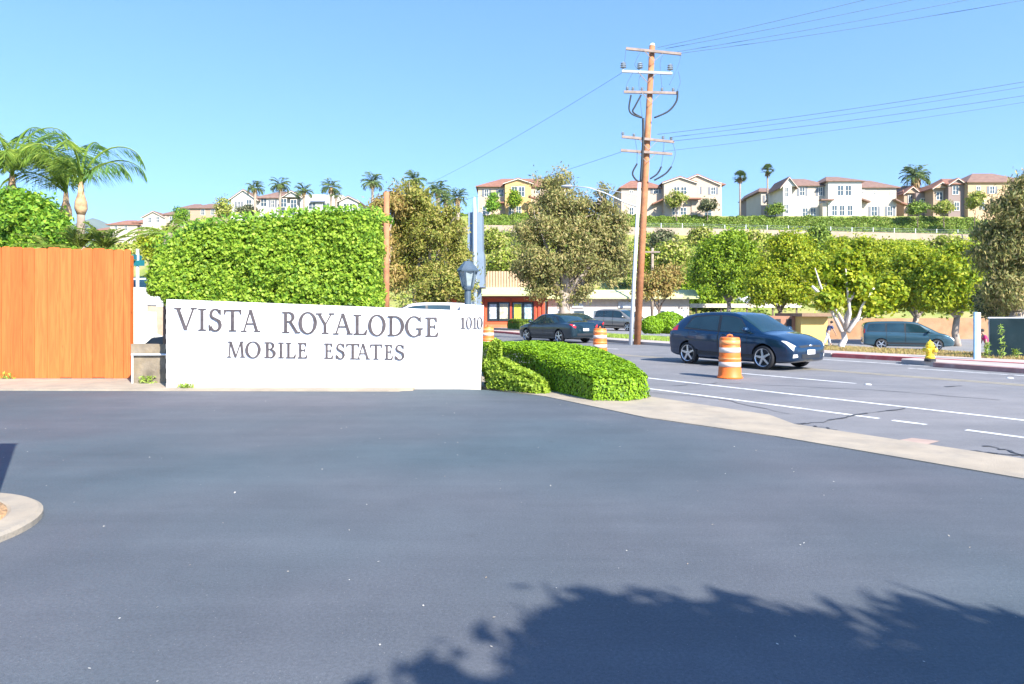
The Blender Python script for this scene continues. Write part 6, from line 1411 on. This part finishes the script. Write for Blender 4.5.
def fan_palm(label,px,Y,py_base,py_crown,rad_px,tr=.22,skirt=.35,n=46,feather=False,name='fan_palm',leaf='fan_leaf'):
    s=Y/F; R=rad_px*s; x=X_(px,Y); zb=min(tz(x,Y),Z_(py_base,Y)); c=np.array([x,Y,Z_(py_crown,Y)])
    r=empty(name,(x,Y,zb),label,'palm','tall palms on the ridge'); mb=MB(); mb.tube([(x,Y,zb),(x,Y,(zb+c[2])/2),tuple(c)],[tr*1.1,tr*.9,tr],10); mb.build('trunk',M['palmbark'],r,smooth=True)
    Q=[]; D=[]
    for i in range(n):
        az=random.uniform(0,2*PI); el=math.radians(random.uniform(-35,88)); d=np.array([math.cos(az)*math.cos(el),math.sin(az)*math.cos(el),math.sin(el)])
        if feather:
            ra=MB(); frond(c,az,max(el,-.2),R*1.15,1.3,16,R*.32,R*.028,.3,Q,ra)
        else:
            hub=c+d*R*.5; sd=np.cross(d,[0,0,1.0]); sd/=max(np.linalg.norm(sd),1e-6); nn=np.cross(sd,d)
            for a in np.linspace(-1.25,1.25,9):
                t_=d*math.cos(a)+(sd*math.cos(.3)+nn*math.sin(.3))*math.sin(a); t_=t_-np.array([0,0,.15]); w=np.cross(t_,nn)*R*.05; e=hub+t_*R*.52
                Q.append([hub-w*.3,(hub+e)/2-w,e,(hub+e)/2+w])
            w=sd*.03*R; Q.append([c-w,c+w,hub+w,hub-w])
    for i in range(int(40*skirt/.35)):
        az=random.uniform(0,2*PI); d=np.array([math.cos(az),math.sin(az),0])*R*random.uniform(.15,.4); a0=c+d*.3; e=c+d+np.array([0,0,-R*random.uniform(.3,.9)]); w=np.array([-math.sin(az),math.cos(az),0])*R*.07; D.append([a0-w*.4,(a0+e)/2-w,e,(a0+e)/2+w])
    link_mesh('fronds',quads_mesh('fronds',np.array(Q)),M[leaf],r)
    if D: link_mesh('dead_skirt',quads_mesh('dead_skirt',np.array(D)),M['dead_frond'],r)
fan_palm('tall thin fan palm alone in the sky right of the pale pink house',740,150,216,177,8,.19,1.2)
fan_palm('slightly taller thin fan palm just left of the small dark gabled house',767.5,152,214,170.5,8,.19,1.2)
fan_palm('feathery date palm with drooping orange skirt, between white and tan houses',916,150,214,177,14,.5,1.6,40,True,'date_palm')
for px,py,rp,lab in ((255,188,9,'leftmost of the ridge palms, before the long white house above the tall hedge'),(280,184.5,10,'palm in front of the middle gable of the long white house'),(304,191,9,'short palm between the middle gable and the solar panels'),(331,187,10,'palm just right of the solar panels'),(336,195,6,'small low palm touching the one right of the solar panels'),(372.5,182,11,'palm rising over the right end of the tall hedge, left of the bare pole')):
    fan_palm(lab,px,148,222,py,rp,.28,.3,34,True,'date_palm')
for px,py,rp,Y,lab in ((415,180,11,66,'palm crown standing above the olive eucalyptus, left of its companions'),(438,190,12,68,'palm crown above the right shoulder of the olive eucalyptus'),(458,198,11,70,'lower palm crown nearest the pylon sign'),(446,200,10,64,'palm crown tucked low between its two taller companions above the eucalyptus')):
    fan_palm(lab,px,Y,300,py,rp,.22,.3,34,True,'date_palm')

# ------------------------------------------------------------------ camera, sky, sun
cam=bpy.data.cameras.new('camera'); co=bpy.data.objects.new('camera',cam); COL.objects.link(co)
co.location=(0,0,EYE); co.rotation_euler=(PI/2,0,0); cam.sensor_width=36; cam.lens=24; cam.shift_y=-30/1024; cam.clip_end=9000; cam.clip_start=.05
scene.camera=co
SUN=Vector((.55,-.835,math.tan(math.radians(36.5)))).normalized()
el=math.asin(SUN.z); az=math.atan2(SUN.x,SUN.y)
w=bpy.data.worlds.new('World'); scene.world=w; w.use_nodes=True; nt=w.node_tree
sky=nt.nodes.new('ShaderNodeTexSky'); sky.sky_type='NISHITA'; sky.sun_disc=False; sky.sun_elevation=el; sky.sun_rotation=az; sky.altitude=100; sky.air_density=1.25; sky.dust_density=.2; sky.ozone_density=1.6
tcw=nt.nodes.new('ShaderNodeTexCoord'); mpw=nt.nodes.new('ShaderNodeMapping'); mpw.vector_type='POINT'; mpw.inputs['Location'].default_value=(0,0,.27); mpw.inputs['Scale'].default_value=(1,1,.9)
nrw=nt.nodes.new('ShaderNodeVectorMath'); nrw.operation='NORMALIZE'
nt.links.new(tcw.outputs['Generated'],mpw.inputs['Vector']); nt.links.new(mpw.outputs['Vector'],nrw.inputs[0]); nt.links.new(nrw.outputs['Vector'],sky.inputs['Vector'])
hs_=nt.nodes.new('ShaderNodeHueSaturation'); hs_.inputs['Saturation'].default_value=1.25; hs_.inputs['Hue'].default_value=.507
nt.links.new(sky.outputs['Color'],hs_.inputs['Color']); nt.links.new(hs_.outputs['Color'],nt.nodes['Background'].inputs['Color']); nt.nodes['Background'].inputs['Strength'].default_value=.15
sl=bpy.data.lights.new('sun','SUN'); sl.energy=5.0; sl.angle=math.radians(.5); sl.color=(1,.945,.86); so=bpy.data.objects.new('sun',sl); COL.objects.link(so); so.rotation_euler=(-SUN).to_track_quat('-Z','Y').to_euler(); so.location=(20,-30,40)
vs_=scene.view_settings; vs_.view_transform='Standard'; vs_.look='None'; vs_.exposure=1.3; vs_.gamma=1; vs_.use_curve_mapping=False
scene.cycles.max_bounces=6; scene.cycles.transparent_max_bounces=4

# ------------------------------------------------------------------ air
mb=MB(); mb.box(-2750,2750,-340,4600,-4,460)
hz=mb.build('haze',None or M['ground']); hm=bpy.data.materials.new('air'); hm.use_nodes=True; hn=hm.node_tree
hn.nodes.remove(hn.nodes['Principled BSDF']); pv=hn.nodes.new('ShaderNodeVolumePrincipled'); pv.inputs['Color'].default_value=(.72,.86,1,1); pv.inputs['Density'].default_value=.00006; pv.inputs['Anisotropy'].default_value=0.0
hn.links.new(pv.outputs['Volume'],hn.nodes['Material Output'].inputs['Volume']); hz.data.materials[0]=hm; tag(hz,kind='stuff')
scene.cycles.volume_bounces=1
